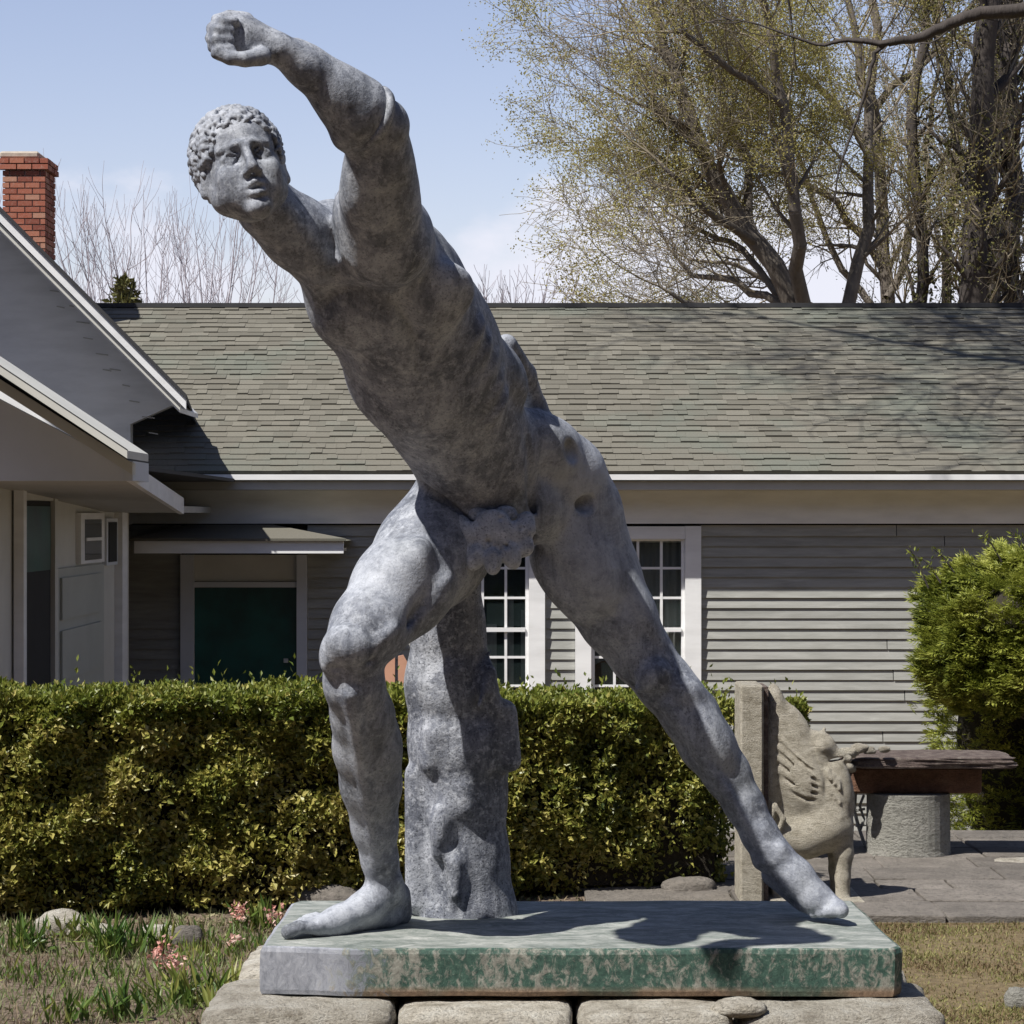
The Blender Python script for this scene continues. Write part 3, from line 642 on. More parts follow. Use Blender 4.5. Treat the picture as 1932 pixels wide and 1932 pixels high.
bstone(-.52, .66, 5.9, 6.45, TOP - .47, TOP - .02, 37, power=9, rough=.03)
# slab under the figure
def slab():
    zt = .6135; zb = .511; fl = [(PX(490, 5.69), 5.69), (PX(655, 5.65), 5.65), (PX(1688, 5.65), 5.65), (PX(1702, 5.68), 5.68), (PX(1612, 6.36), 6.36), (PX(560, 6.36), 6.36), (PX(548, 6.33), 6.33)]
    pts = []
    for i, a in enumerate(fl):
        b = fl[(i + 1) % len(fl)]; L = math.hypot(b[0] - a[0], b[1] - a[1]); n = max(1, int(L / .02))
        for k in range(n): pts.append((a[0] + (b[0] - a[0]) * k / n, a[1] + (b[1] - a[1]) * k / n))
    c = np.mean(pts, 0); mb = MB(); n = len(pts); rings = []
    def ring(ins, z, amp):
        out = []
        for x, y in pts:
            v = np.array((x, y)) - c; q = Vector((x * 9, y * 9, z * 20)); w = mnoise.noise(q) * amp
            v = v * (1 - ins / np.linalg.norm(v)) * (1 + w); out.append((c[0] + v[0], c[1] + v[1], z + mnoise.noise(q * .7) * amp * .5))
        return out
    for ins, z, amp in ((.004, zb, .004), (0, zb + .01, .006), (0, zb + .045, .006), (0, zt - .012, .006), (.004, zt - .003, .006), (.012, zt, .004)): rings.append(ring(ins, z, amp))
    for k in (.3, .55, .8):
        r_ = []
        for x, y in pts: v = np.array((x, y)) - c; v = v * (1 - k); r_.append((c[0] + v[0], c[1] + v[1], zt + .006 * mnoise.noise(Vector((x * 5 * (1 - k), y * 9, k * 4)))))
        rings.append(r_)
    vs_ = [p for r_ in rings for p in r_] + [(c[0], c[1], zt), (c[0], c[1], zb)]
    fs = []; mi = []
    for k in range(len(rings) - 1):
        for i in range(n): fs.append((k * n + i, k * n + (i + 1) % n, (k + 1) * n + (i + 1) % n, (k + 1) * n + i)); mi.append(1 if k >= 5 else 0)
    k = len(rings) - 1
    for i in range(n): fs.append((k * n + i, k * n + (i + 1) % n, len(vs_) - 2)); mi.append(1); fs.append(((i + 1) % n, i, len(vs_) - 1)); mi.append(0)
    me = bpy.data.meshes.new('slab'); me.from_pydata(vs_, [], fs); me.polygons.foreach_set('material_index', mi)
    link('slab', me, statue, [M['slab'], M['slabtop']])
slab()

# ------------------------------------------------------------------ long low cottage
HY = 18.0
cot = empty('cottage', (2.0, HY, 0), label='long low grey clapboard cottage with a mossy shingle roof behind the hedge', cat='house')
EAVE_Y, EAVE_Z = 17.66, PZ(890, 17.66); RIDGE_Y = 20.8; RIDGE_Z = PZ(578, 20.8)
slope = (RIDGE_Z - EAVE_Z) / (RIDGE_Y - EAVE_Y)
XL, XR = -4.2, 6.0
rb = MB(); th = .06
rb.hexa([(XL, EAVE_Y, EAVE_Z - th), (XR, EAVE_Y, EAVE_Z - th), (XR, RIDGE_Y, RIDGE_Z - th), (XL, RIDGE_Y, RIDGE_Z - th), (XL, EAVE_Y, EAVE_Z - .012), (XR, EAVE_Y, EAVE_Z - .012), (XR, RIDGE_Y, RIDGE_Z - .012), (XL, RIDGE_Y, RIDGE_Z - .012)])
rb.build('roof_deck', M['dark'], cot)
rb = MB(); rb.hexa([(XL, RIDGE_Y, RIDGE_Z - th), (XR, RIDGE_Y, RIDGE_Z - th), (XR, RIDGE_Y + 3.2, RIDGE_Z - 1.45), (XL, RIDGE_Y + 3.2, RIDGE_Z - 1.45), (XL, RIDGE_Y, RIDGE_Z - .005), (XR, RIDGE_Y, RIDGE_Z - .005), (XR, RIDGE_Y + 3.2, RIDGE_Z - 1.38), (XL, RIDGE_Y + 3.2, RIDGE_Z - 1.38)]); rb.build('rear_roof', M['dark'], cot)
rb = MB(); rb.box(XL, XR, RIDGE_Y - .07, RIDGE_Y + .05, RIDGE_Z - .012, RIDGE_Z + .022); rb.build('ridge_cap', M['dark'], cot)
# shingles
NC = 33; SLN = math.hypot(RIDGE_Y - EAVE_Y, RIDGE_Z - EAVE_Z); ex = SLN / NC; ca = (RIDGE_Y - EAVE_Y) / SLN; sa = (RIDGE_Z - EAVE_Z) / SLN
def shingle_pts(x0, x1, s0, s1, t0, t1, sag=0):
    def q(x, s, h): return (x, EAVE_Y + ca * s - sa * h, EAVE_Z + sa * s + ca * h)
    return [q(x0, s0, -.008), q(x1, s0, -.008), q(x1, s1, -.008), q(x0, s1, -.008), q(x0, s0, t0), q(x1, s0, t0), q(x1, s1, t1), q(x0, s1, t1)]
stuff = MB(); nind = 0
for c in range(NC):
    x = XL + (c % 2) * .15 + random.uniform(-.04, .04); w = .30
    while x < 4.6:
        ww = random.choice((.07, .10, .13, .17)) * random.uniform(.9, 1.1)
        s0 = c * ex - random.choice((.004, .007, .016)) - random.uniform(0, .006); s0 = s0 if c else -.012; pts = shingle_pts(x + .0004, x + ww - .0004, s0, (c + 1) * ex + .03, random.choice((.009, .011, .015)) + random.uniform(0, .004), .003)
        pxx = 966 + (x + ww / 2) / 18 * F
        if nind < 300 and -30 < pxx < 1980 and 0 <= c < 9:
            nind += 1; m = MB().hexa(pts); m.build('shingle', M['shingle'], cot)
        else: stuff.hexa(pts)
        x += ww
o = stuff.build('shingle', M['shingle'], cot); o['kind'] = 'stuff'
# eave: drip board, frieze
b = MB(); b.box(XL, XR, EAVE_Y - .012, EAVE_Y + .02, EAVE_Z - .055, EAVE_Z - .018); b.build('drip_board', M['white'], cot)
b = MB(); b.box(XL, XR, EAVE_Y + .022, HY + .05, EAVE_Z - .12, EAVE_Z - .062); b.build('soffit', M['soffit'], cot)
b = MB(); b.box(-2.62, XR, HY - .045, HY + .05, PZ(988, HY - .04), EAVE_Z - .122); b.build('frieze_board', M['white'], cot)
b = MB(); b.box(-2.62, XR, HY - .062, HY - .047, PZ(925, HY - .05), PZ(912, HY - .05)); b.build('frieze_moulding', M['cream'], cot)
# wall core with openings behind boards
WT = PZ(990, HY); WB = -.75; EXPO = 19.35 / F * HY
wins = [(PX(793, HY), PX(1028, HY)), (PX(1085, HY), PX(1322, HY))]; WZT = PZ(992, HY); WZB = PZ(1400, HY)
door = (PX(342, HY), PX(580, HY)); DT = PZ(1046, HY)
spans = [(-2.72, door[0]), (door[1], wins[0][0]), (wins[0][1], wins[1][0]), (wins[1][1], XR)]
b = MB()
for x0, x1 in spans: b.box(x0, x1, HY + .03, HY + .14, WB - .3, WT + .3)
for x0, x1 in wins: b.box(x0, x1, HY + .03, HY + .14, WB - .3, WZB)
b.box(door[0], door[1], HY + .03, HY + .14, DT, WT + .3)
b.box(XL, XR, HY + 3.2, HY + 3.3, WB, WT + .3); b.box(XL, -2.72, HY + .1, HY + .2, WB, WT)
b.build('wall', M['interior'], cot)
k = 0; z = WT
while z > WB:
    for (x0, x1) in spans + ([w for w in wins] if z < WZB else []):
        segs = [(x0, x1)]
        if x1 - x0 > 2: cut = x0 + random.uniform(1.2, 2.8); segs = [(x0, cut - .001), (cut + .001, x1)]
        for a, c in segs:
            m = MB(); zt = z; zb = z - EXPO; j = random.uniform(-.002, .002)
            m.hexa([(a + .002, HY - .018 + j, zb - .008), (c - .002, HY - .018 + j, zb - .008), (c - .002, HY + .028, zb - .008), (a + .002, HY + .028, zb - .008), (a + .002, HY - .004 + j, zt - .003), (c - .002, HY - .004 + j, zt - .003), (c - .002, HY + .028, zt - .004), (a + .002, HY + .028, zt - .004)])
            m.build('clapboard', M['siding'], cot)
    z -= EXPO
# windows
pane_me = {}
for wi, (x0, x1) in enumerate(wins):
    cs = 30 / F * HY; fr = MB()
    yf = HY - .05
    fr.box(x0, x0 + cs, yf, HY + .028, WZB, WZT - .002); fr.box(x1 - cs, x1, yf, HY + .028, WZB, WZT - .002)
    fr.box(x0 + cs + .001, x1 - cs - .001, yf + .003, HY + .028, PZ(1017, HY), WZT - .004); fr.box(x0 - .02, x1 + .02, yf - .03, HY + .03, WZB - .04, WZB)
    w = fr.build('window', M['white'], cot)
    gx0, gx1 = x0 + cs, x1 - cs; ys_ = [1021, 1072, 1128, 1184, 1192, 1240, 1294, 1352]; zs = [PZ(q, HY) for q in ys_]
    sx = MB(); sx.box(gx0 + .001, gx0 + .025, HY - .015, HY + .025, zs[-1], zs[0] + .013); sx.box(gx1 - .025, gx1 - .001, HY - .015, HY + .025, zs[-1], zs[0] + .013)
    sx.box(gx0 + .026, gx1 - .026, HY - .03, HY + .02, zs[4] + .001, zs[3] - .001); sx.box(gx0 + .026, gx1 - .026, HY - .015, HY + .02, zs[0], zs[0] + .013); sx.box(gx0 + .001, gx1 - .001, HY - .015, HY + .02, zs[-1] - .04, zs[-1] - .001)
    sx.build('sash', M['white'], w)
    gw = gx1 - gx0
    for i in range(1, 4):
        x = gx0 + gw * i / 4
        for a, c in ((0, 3), (4, 7)): MB().box(x - .009, x + .009, HY - .006, HY + .010, zs[c] + .001, zs[a] - .001).build('muntin', M['white'], w)
    for q in (1, 2, 5, 6): MB().box(gx0 + .026, gx1 - .026, HY - .004, HY + .008, zs[q] - .008, zs[q] + .008).build('muntin', M['white'], w)
    for i in range(4):
        for a in (0, 1, 2, 4, 5, 6): MB().box(gx0 + gw * i / 4 + .01, gx0 + gw * (i + 1) / 4 - .01, HY + .0095, HY + .0125, zs[a + 1] + .009, zs[a] - .009).build('pane', M['glass'], w)
    if wi == 1:
        cm = MB(); n = 60
        for (a, c, zb) in ((gx0, gx1, zs[6] + .12),):
            vv = []
            for i in range(n): x = a + (c - a) * i / (n - 1); y = HY + .10 + .012 * math.sin(i * 1.25) + .006 * math.sin(i * .37); vv += [(x, y, zs[0] + .02), (x, y, zb + .06 * math.sin(i * .11))]
            cm.add(vv, [(2 * i, 2 * i + 1, 2 * i + 3, 2 * i + 2) for i in range(n - 1)])
        cm.build('curtain', M['curtain'], w, smooth=True)
        MB().box(gx0, gx1, HY + .45, HY + .5, zs[-1] - .2, zs[6] + .15).build('inner_shelf', M['wood_in'], w)
    else:
        cm = MB()
        for k2 in range(5): cm.box(gx0 + .1 + k2 * .12, gx0 + .17 + k2 * .12, HY + .5, HY + .54, zs[-1], zs[2] - .1 * (k2 % 3))
        cm.build('room_furniture', M['curtain'], w)
# door and its hood
fm = MB(); d0, d1 = door
fm.box(d0, d0 + .09, HY - .05, HY + .028, WB, DT - .002); fm.box(d1 - .07, d1, HY - .05, HY + .028, WB, DT - .002)
fm.box(d0 + .091, d1 - .071, HY - .04, HY + .028, PZ(1108, HY), PZ(1098, HY))
dr = fm.build('door_frame', M['bluegrey'], cot)
MB().box(d0 + .091, d1 - .071, HY - .01, HY + .028, PZ(1097, HY), DT - .003).build('transom_panel', M['cream'], dr)
MB().box(d0 + .092, d1 - .072, HY, HY + .03, WB, PZ(1109, HY)).build('door', M['greenglass'], dr)
MB().box(d1 - .16, d1 - .13, HY - .03, HY - .002, PZ(1250, HY), PZ(1242, HY)).build('handle', M['iron'], dr)
hx0, hx1 = PX(253, 17.3), PX(648, 17.3); hz0, hz1 = PZ(1044, 17.3), PZ(1021, 17.3); hzt = PZ(991, HY) - .01
MB().box(hx0, hx1, 17.30, 17.34, hz0, hz1).build('hood_fascia', M['white'], cot)
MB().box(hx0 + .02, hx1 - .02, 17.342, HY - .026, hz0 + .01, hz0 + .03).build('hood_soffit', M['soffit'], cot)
hm = MB(); e0, e1 = hx0 - .03, hx1 + .02
hm.add([(e0, 17.27, hz1 + .002), (e1, 17.27, hz1 + .002), (e1 - .55, HY - .024, hzt), (e0 + .3, HY - .024, hzt), (e0, 17.27, hz1 + .018), (e1, 17.27, hz1 + .018), (e1 - .55, HY - .024, hzt + .016), (e0 + .3, HY - .024, hzt + .016), (e1, HY - .024, hz1 + .002), (e0, HY - .024, hz1 + .002)],
       [(4, 5, 6, 7), (0, 1, 5, 4), (1, 8, 6, 5), (0, 4, 7, 9), (2, 3, 7, 6), (0, 9, 8, 1), (3, 9, 7), (8, 2, 6)])
hm.build('hood_roof', M['shingle'], cot)

# ------------------------------------------------------------------ gabled wing on the left
wing = empty('gabled_wing', (-3.2, 16, 0), label='white gabled wing of the house with a red brick chimney, at the left edge', cat='house')
GY = 17.95
def wedge_board(name, a, b_, thick, dy0, dy1, mat, parent=wing, down=True):
    """board along the line a-b (px, py, Y) ; thick px downwards; from Y+dy0 to Y+dy1"""
    pa, pb = P(*a), P(*b_); ta = np.array((0, 0, -thick / F * a[2])); tb = np.array((0, 0, -thick / F * b_[2]))
    m = MB(); d0_ = np.array((0, dy0, 0)); d1_ = np.array((0, dy1, 0))
    m.hexa([pa + ta + d0_, pb + tb + d0_, pb + tb + d1_, pa + ta + d1_, pa + d0_, pb + d0_, pb + d1_, pa + d1_]); return m.build(name, mat, parent)
# rake edge and roof of the gable
yA = GY - 1.1
RX = -4.75                                                           # ridge of the wing
def rk(px_, py_2): return P(px_, py_2, yA)
def line_at(a, b_, X): t = (X - a[0]) / (b_[0] - a[0]); return a + (b_ - a) * t
def rake(name, a, b_, thick, y0, y1, mat, back=(0, 0)):
    """sloping board along the roof edge, and its mirror image on the far slope"""
    pb = rk(*b_); pt = line_at(rk(*a), pb, RX); th_ = np.array((0, 0, -thick / F * yA)); d0_ = np.array((0, y0, 0)); d1_ = np.array((back[0], y1, back[1]))
    for sgn in (1, -1):
        q = np.array((2 * RX - pb[0], pb[1], pb[2])) if sgn < 0 else pb; dd = d1_ * ((1, 1, 1) if sgn > 0 else (1, 1, 1))
        MB().hexa([pt + th_ + d0_, q + th_ + d0_, q + th_ + dd, pt + th_ + dd, pt + d0_, q + d0_, q + dd, pt + dd]).build(name, mat, wing)
rake('roof', (-140, 248), (352, 744), 9, 0, 3.0, M['dark'], (-.24, -.20))
rake('rake_board', (-140, 258), (350, 752), 20, .02, .06, M['white'])
rake('rake_moulding', (-140, 282), (338, 762), 12, .05, .10, M['cream'])
rake('rake_soffit', (-140, 290), (335, 768), 9, .10, 1.10, M['white'])
ga, gb = P(-140, 268, GY), P(350, 754, GY); gt = line_at(ga, gb, RX)
m = MB(); m.prism([gt, gb, P(246, 800, GY), P(246, 990, GY), np.array((2 * RX - PX(246, GY), GY, PZ(990, GY))), np.array((2 * RX - PX(246, GY), GY, PZ(800, GY))), np.array((2 * RX - gb[0], GY, gb[2]))], (0, .12, 0)); gw_ = m.build('gable_wall', M['white'], wing)
# board joints on the gable
for k in range(16):
    p0 = (20 + k * 17 + (k * 29 % 11), 365 + k * 24 + (k * 37 % 31)); 
    wedge_board('nail_seam', (p0[0], p0[1] + 62, GY), (p0[0] + 14 + k * 5 % 12, p0[1] + 65, GY), 2, -.006, .01, M['soffit'])
# porch in front: pediment, ceiling, side board
py_ = 12.0
def PP(x, y, Y=12.0): return P(x, y, Y)
QX = PX(-330, 11.35)
def prake(name, a, b_, Y_, thick, y0, y1, mat, back=(0, 0)):
    pb = P(*b_, Y_); pt = line_at(P(*a, Y_), pb, QX); th_ = np.array((0, 0, -thick / F * Y_)); d0_ = np.array((0, y0, 0)); d1_ = np.array((back[0], y1, back[1]))
    for sgn in (1, -1):
        q = np.array((2 * QX - pb[0], pb[1], pb[2])) if sgn < 0 else pb
        MB().hexa([pt + th_ + d0_, q + th_ + d0_, q + th_ + d1_, pt + th_ + d1_, pt + d0_, q + d0_, q + d1_, pt + d1_]).build(name, mat, wing)
fa, fb = P(-60, 722, 12.0), P(250, 885, 12.0); ft = line_at(fa, fb, QX); zb_ = PZ(907, 12.0)
MB().prism([ft, fb, np.array((fb[0], 12.0, zb_)), np.array((2 * QX - fb[0], 12.0, zb_)), np.array((2 * QX - fb[0], 12.0, fb[2]))], (0, .06, 0)).build('pediment_face', M['bluegrey'], wing)
prake('crown_moulding', (-700, 228), (240, 850), 11.35, 15, 0, .66, M['cream'])
prake('gap_shade_strip', (-700, 258), (244, 868), 11.95, 10, -.02, .05, M['dark'])  # near-black strip colours in the shade of the gap between the mouldings
prake('bed_moulding', (-700, 270), (252, 874), 11.95, 22, -.04, .06, M['cream'])
prake('porch_roof', (-700, 225), (241, 848), 11.35, 3, 0, .85, M['dark'], (-.12, -.03))
MB().box(PX(238, 12), PX(252, 12), 11.97, 12.5, PZ(907, 12), PZ(870, 12)).build('corner_block', M['bluegrey'], wing)
MB().box(-7.2, -1.86, 12.3, 17.9, PZ(880, 12.3), PZ(872, 12.3)).build('flat_roof', M['dark'], wing)
A, Bp = P(248, 872, 12.0), P(347, 940, 16.2)
m = MB(); hA, hB = 34 / F * 12, 30 / F * 16.2
m.hexa([A + (-.03, 0, -hA), A + (0, 0, -hA), Bp + (0, 0, -hB), Bp + (-.03, 0, -hB), A + (-.03, 0, 0), A, Bp, Bp + (-.03, 0, 0)]); m.build('side_fascia', M['white'], wing)
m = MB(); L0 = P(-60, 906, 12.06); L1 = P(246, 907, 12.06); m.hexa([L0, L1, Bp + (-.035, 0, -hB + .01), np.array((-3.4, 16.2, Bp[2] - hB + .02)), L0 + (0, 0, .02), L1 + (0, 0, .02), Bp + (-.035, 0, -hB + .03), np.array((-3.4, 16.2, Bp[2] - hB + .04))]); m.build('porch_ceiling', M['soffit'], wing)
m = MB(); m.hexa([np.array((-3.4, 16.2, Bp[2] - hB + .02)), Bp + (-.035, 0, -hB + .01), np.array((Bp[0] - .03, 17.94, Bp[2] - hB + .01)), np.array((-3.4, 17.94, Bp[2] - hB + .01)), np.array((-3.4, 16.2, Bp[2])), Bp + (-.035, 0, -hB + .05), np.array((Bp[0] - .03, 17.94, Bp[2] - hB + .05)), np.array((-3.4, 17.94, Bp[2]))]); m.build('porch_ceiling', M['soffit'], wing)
# wall of the wing along the porch (faces right)
WX = -2.5
def yx(px): return -WX * F / (966 - px)            # distance at which the wall crosses picture column px
def sidebox(name, pa, pb, z0, z1, mat, proud=0.0, thick=.05, parent=wing):
    y0, y1 = yx(pa), yx(pb); return MB().box(WX + proud - thick, WX + proud, min(y0, y1), max(y0, y1), z0, z1).build(name, mat, parent)
ctop = 1.72; sidebox('side_wall', -58, 243, -.75, ctop, M['cream'], 0, .12)
MB().box(-7.2, -2.56, 12.1, 12.2, -.75, ctop).build('front_wall', M['cream'], wing); MB().box(-7.2, -7.1, 12.2, 20.5, -.75, 2.3).build('far_wall', M['cream'], wing)
def zat(px, py): return PZ(py, yx(px))
sidebox('porch_post', 22, 28, -.75, 1.70, M['white'], .06, .05)
sd_ = sidebox('screen_door', 34, 90, -.75, zat(60, 945), M['interior'], .015, .02)
sidebox('glass', 38, 88, zat(60, 1078), zat(60, 955), M['greenglass'], .022, .006, sd_)
sidebox('frame', 30, 34.5, -.75, zat(32, 925), M['cream'], .04, .04, sd_); sidebox('frame', 90, 96, -.75, zat(92, 935), M['cream'], .04, .04, sd_)
sidebox('lintel', 30, 96, zat(60, 944), zat(60, 925), M['cream'], .03, .03, sd_)
pd = sidebox('panel_door', 98, 190, -.75, zat(150, 1068), M['greydoor'], .02, .02)
sidebox('panel', 106, 182, zat(150, 1270), zat(150, 1180), M['greydoor'], .035, .014, pd); sidebox('panel', 106, 182, zat(150, 1160), zat(150, 1085), M['greydoor'], .035, .014, pd)
w1 = sidebox('window', 143, 188, zat(165, 1062), zat(165, 968), M['white'], .03, .03); sidebox('pane', 150, 181, zat(165, 1056), zat(165, 980), M['glass'], .036, .005, w1); MB().box(WX + .037, WX + .045, yx(150), yx(181), zat(165, 1020), zat(165, 1014)).build('muntin', M['white'], w1)
w2 = sidebox('window', 192, 213, zat(202, 1066), zat(202, 978), M['bluegrey'], .03, .03); sidebox('pane', 195, 210, zat(202, 1060), zat(202, 985), M['interior'], .036, .005, w2)
sidebox('corner_board', 216, 226, -.75, zat(220, 955), M['white'], .05, .05)
# chimney
ch = MB().box(PX(6, 20) + .012, PX(85, 20) - .012, 20.012, 20.46, 2.9, PZ(300, 20)).build('chimney', M['mortar'], wing)
x0c, x1c = PX(5, 20), PX(85, 20); bh = .037; bl = .115; mj = .009; z = PZ(490, 20) - .05; row = 0; bm_cache = {}
while z < PZ(300, 20):
    xx = x0c - (bl / 2 if row % 2 else 0); proud = .025 if z > PZ(318, 20) - .02 else 0
    while xx < x1c - .01:
        a = max(xx, x0c); c = min(xx + bl, x1c)
        if c - a > .03: MB().box(a - (proud if a == x0c else 0), c - mj + (mj + proud if c == x1c else 0), 20 - proud, 20.04, z, z + bh).build('brick', M['brick'], ch)
        xx += bl
    yy = 20.042 if row % 2 == 0 else 20.042 - .055
    while yy < 20.46:
        a = max(yy, 20.042); c = min(yy + bl, 20.47)
        if c - a > .03: MB().box(x1c - .04, x1c + proud + random.uniform(-.002, .002), a, c - mj, z, z + bh).build('brick', M['brick'], ch)
        yy += bl
    z += bh + mj; row += 1
MB().box(x0c - .03, x1c - .05, 20.02, 20.42, z - .005, z + .05).build('chimney_cap', M['mortar'], ch, bevel=.015)
# ------------------------------------------------------------------ leaves, hedges and shrubs
def quads_leaf(Pc, Dir, Nrm, L, W, fold=.25):
    """folded leaves: two triangles-pairs each; arrays (n,3) for centre, long axis, normal"""
    Dir = Dir / np.linalg.norm(Dir, axis=1)[:, None]; S = np.cross(Dir, Nrm); S /= np.linalg.norm(S, axis=1)[:, None] + 1e-9; Nn = np.cross(S, Dir)
    L = np.asarray(L)[:, None]; W = np.asarray(W)[:, None]
    a = Pc; t = Pc + Dir * L; m_ = Pc + Dir * L * .5 - Nn * W * fold * .5; l = Pc + Dir * L * .45 + S * W * .5 + Nn * W * fold; r = Pc + Dir * L * .45 - S * W * .5 + Nn * W * fold
    n = len(Pc); V = np.stack([a, l, t, r], 1).reshape(-1, 3); i = np.arange(n)[:, None] * 4
    return V, np.concatenate([i + np.array([[0, 1, 2, 3]])])
def rdir(n, bias=(0, 0, 0)):
    v = rng.normal(size=(n, 3)); v /= np.linalg.norm(v, axis=1)[:, None]; return v + np.array(bias)
def fbm(p, s, seed=0):
    return np.array([mnoise.fractal(Vector((q[0] * s + seed, q[1] * s, q[2] * s)), 1, 2, 3) for q in p])
def make_hedge(name, label, path, htop, depth, nleaf, wob=.06, cutz=None, seed=0, thin=None):
    """path: list of front-bottom points (x,y); hedge of given top heights (per path point)"""
    root = empty(name, (path[0][0], path[0][1], 0), label=label, cat='hedge')
    path = np.array(path, float); d = path[-1] - path[0]; Lh = np.linalg.norm(d); ux = d / Lh; un = np.array((-ux[1], ux[0]))
    if un[1] < 0: un = -un
    u = rng.random(nleaf); w = rng.random(nleaf); face = rng.random(nleaf)
    z0 = .02; top = np.interp(u, np.linspace(0, 1, len(htop)), htop)
    dep = np.abs(rng.normal(0, .055, nleaf)) 
    sx = u * Lh; sy = np.where(face < .72, dep, rng.random(nleaf) * depth); sz = np.where(face < .72, z0 + w ** .9 * (top - z0), top - np.abs(rng.normal(0, .035, nleaf)))
    e = face > .95; sx = np.where(e, np.where(rng.random(nleaf) < .5, dep, Lh - dep), sx); sz = np.where(e, z0 + w * (top - z0), sz); sy = np.where(e, rng.random(nleaf) * depth, sy)
    Pp = np.stack([path[0, 0] + ux[0] * sx + un[0] * sy, path[0, 1] + ux[1] * sx + un[1] * sy, sz], 1)
    nn = fbm(Pp[:, [0, 2, 1]] * np.array((1, 1, .3)), 2.6, seed); n2 = fbm(Pp, 9, seed + 5)
    push = (nn * wob + n2 * .06) * (face < .72)
    # the foot of the hedge is thin and set back
    foot = np.clip(1 - (sz - z0) / .28, 0, 1)
    Pp[:, 0] += un[0] * (push + foot * .07); Pp[:, 1] += un[1] * (push + foot * .07); Pp[:, 2] += (nn * .02 + n2 * .045) * (face >= .72)
    keep = rng.random(nleaf) > foot * .30
    holes = fbm(Pp, 5.5, seed + 11); keep &= ~((holes > .10) & (rng.random(nleaf) < .75) & (face < .72))
    if thin is not None: keep &= rng.random(nleaf) > thin(Pp)
    Pp = Pp[keep]; fc = face[keep]; n = len(Pp)
    D = rdir(n, (0, -.5, .25)); D[fc > .72] += (0, .3, .9); Nn = rdir(n, (0, -.6, .7))
    L = rng.uniform(.018, .037, n); W = L * rng.uniform(.45, .68, n)
    V, Q = quads_leaf(Pp, D, Nn, L, W, .3)
    mi = ((fc > .72) | (Pp[:, 2] > np.mean(htop) - .07)).astype(int); mi = np.where(rng.random(n) < .15, 0, mi)
    # shoots standing up off the top
    ns = int(Lh * 90); us = rng.random(ns); tp = np.interp(us, np.linspace(0, 1, len(htop)), htop)
    hh = rng.exponential(.034, ns) + .01; sy2 = rng.random(ns) * depth
    base_ = np.stack([path[0, 0] + ux[0] * us * Lh + un[0] * sy2, path[0, 1] + ux[1] * us * Lh + un[1] * sy2, tp - .02], 1)
    k = 5; Pt = (base_[:, None, :] + np.array((0, 0, 1.0)) * (hh[:, None, None] * np.linspace(.2, 1, k)[None, :, None] + .0) + rng.normal(0, .008, (ns, k, 3))).reshape(-1, 3)
    V2, Q2 = quads_leaf(Pt, rdir(len(Pt), (0, 0, 1.3)), rdir(len(Pt), (0, -.5, .2)), rng.uniform(.018, .034, len(Pt)), rng.uniform(.010, .016, len(Pt)), .3)
    me = fast_mesh('foliage', np.concatenate([V, V2]), np.concatenate([Q, Q2 + len(V)]), False, np.concatenate([mi, np.ones(len(Q2), int)]))
    o = link('foliage', me, root, [M['hedge'], M['hedge_top']]); o['kind'] = 'stuff'
    # stems and dark inside
    mb = MB()
    for i in range(int(Lh * 16)):
        s = random.random() * Lh; y = random.uniform(.14, depth - .14); x_ = path[0, 0] + ux[0] * s + un[0] * y; y_ = path[0, 1] + ux[1] * s + un[1] * y; h_ = float(np.interp(s / Lh, np.linspace(0, 1, len(htop)), htop))
        for q in range(3):
            x2 = x_ + random.uniform(-.14, .14); y2 = y_ + random.uniform(-.12, .12); mb.tube([(x_, y_, gz(x_, y_) - .03), ((x_ + x2) / 2 + random.uniform(-.03, .03), (y_ + y2) / 2, h_ * .4), (x2, y2, h_ * .86)], [.011, .007, .003], 4)
    mb.build('stems', M['bark_dark'], root)
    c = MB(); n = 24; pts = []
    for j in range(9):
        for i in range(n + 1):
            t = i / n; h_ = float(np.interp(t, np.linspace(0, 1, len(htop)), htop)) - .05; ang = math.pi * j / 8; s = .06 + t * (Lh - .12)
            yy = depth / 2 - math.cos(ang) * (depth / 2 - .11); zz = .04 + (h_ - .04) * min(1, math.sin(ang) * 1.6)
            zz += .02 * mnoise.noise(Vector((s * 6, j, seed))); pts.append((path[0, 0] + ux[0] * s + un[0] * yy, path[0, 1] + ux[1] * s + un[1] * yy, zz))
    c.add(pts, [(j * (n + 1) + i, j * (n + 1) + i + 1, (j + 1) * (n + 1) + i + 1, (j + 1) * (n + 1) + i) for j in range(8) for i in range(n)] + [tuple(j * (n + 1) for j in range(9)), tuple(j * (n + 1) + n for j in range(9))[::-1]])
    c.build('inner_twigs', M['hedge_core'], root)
    return root
make_hedge('hedge', 'long clipped olive green hedge running behind the statue', [(PX(-60, 9.9), 9.95), (PX(1392, 10.75), 10.75)], [.852, .838, .842, .815, .79, .775], .55, 150000, .09, seed=1,
           thin=lambda p: np.clip((p[:, 0] - .35) / .35, 0, 1) * .5)
make_hedge('hedge', 'short low hedge end showing behind the carved stone lion seat', [(PX(1400, 11.6), 11.6), (PX(1525, 11.6), 11.6)], [.70, .685], .4, 24000, .03, seed=2)
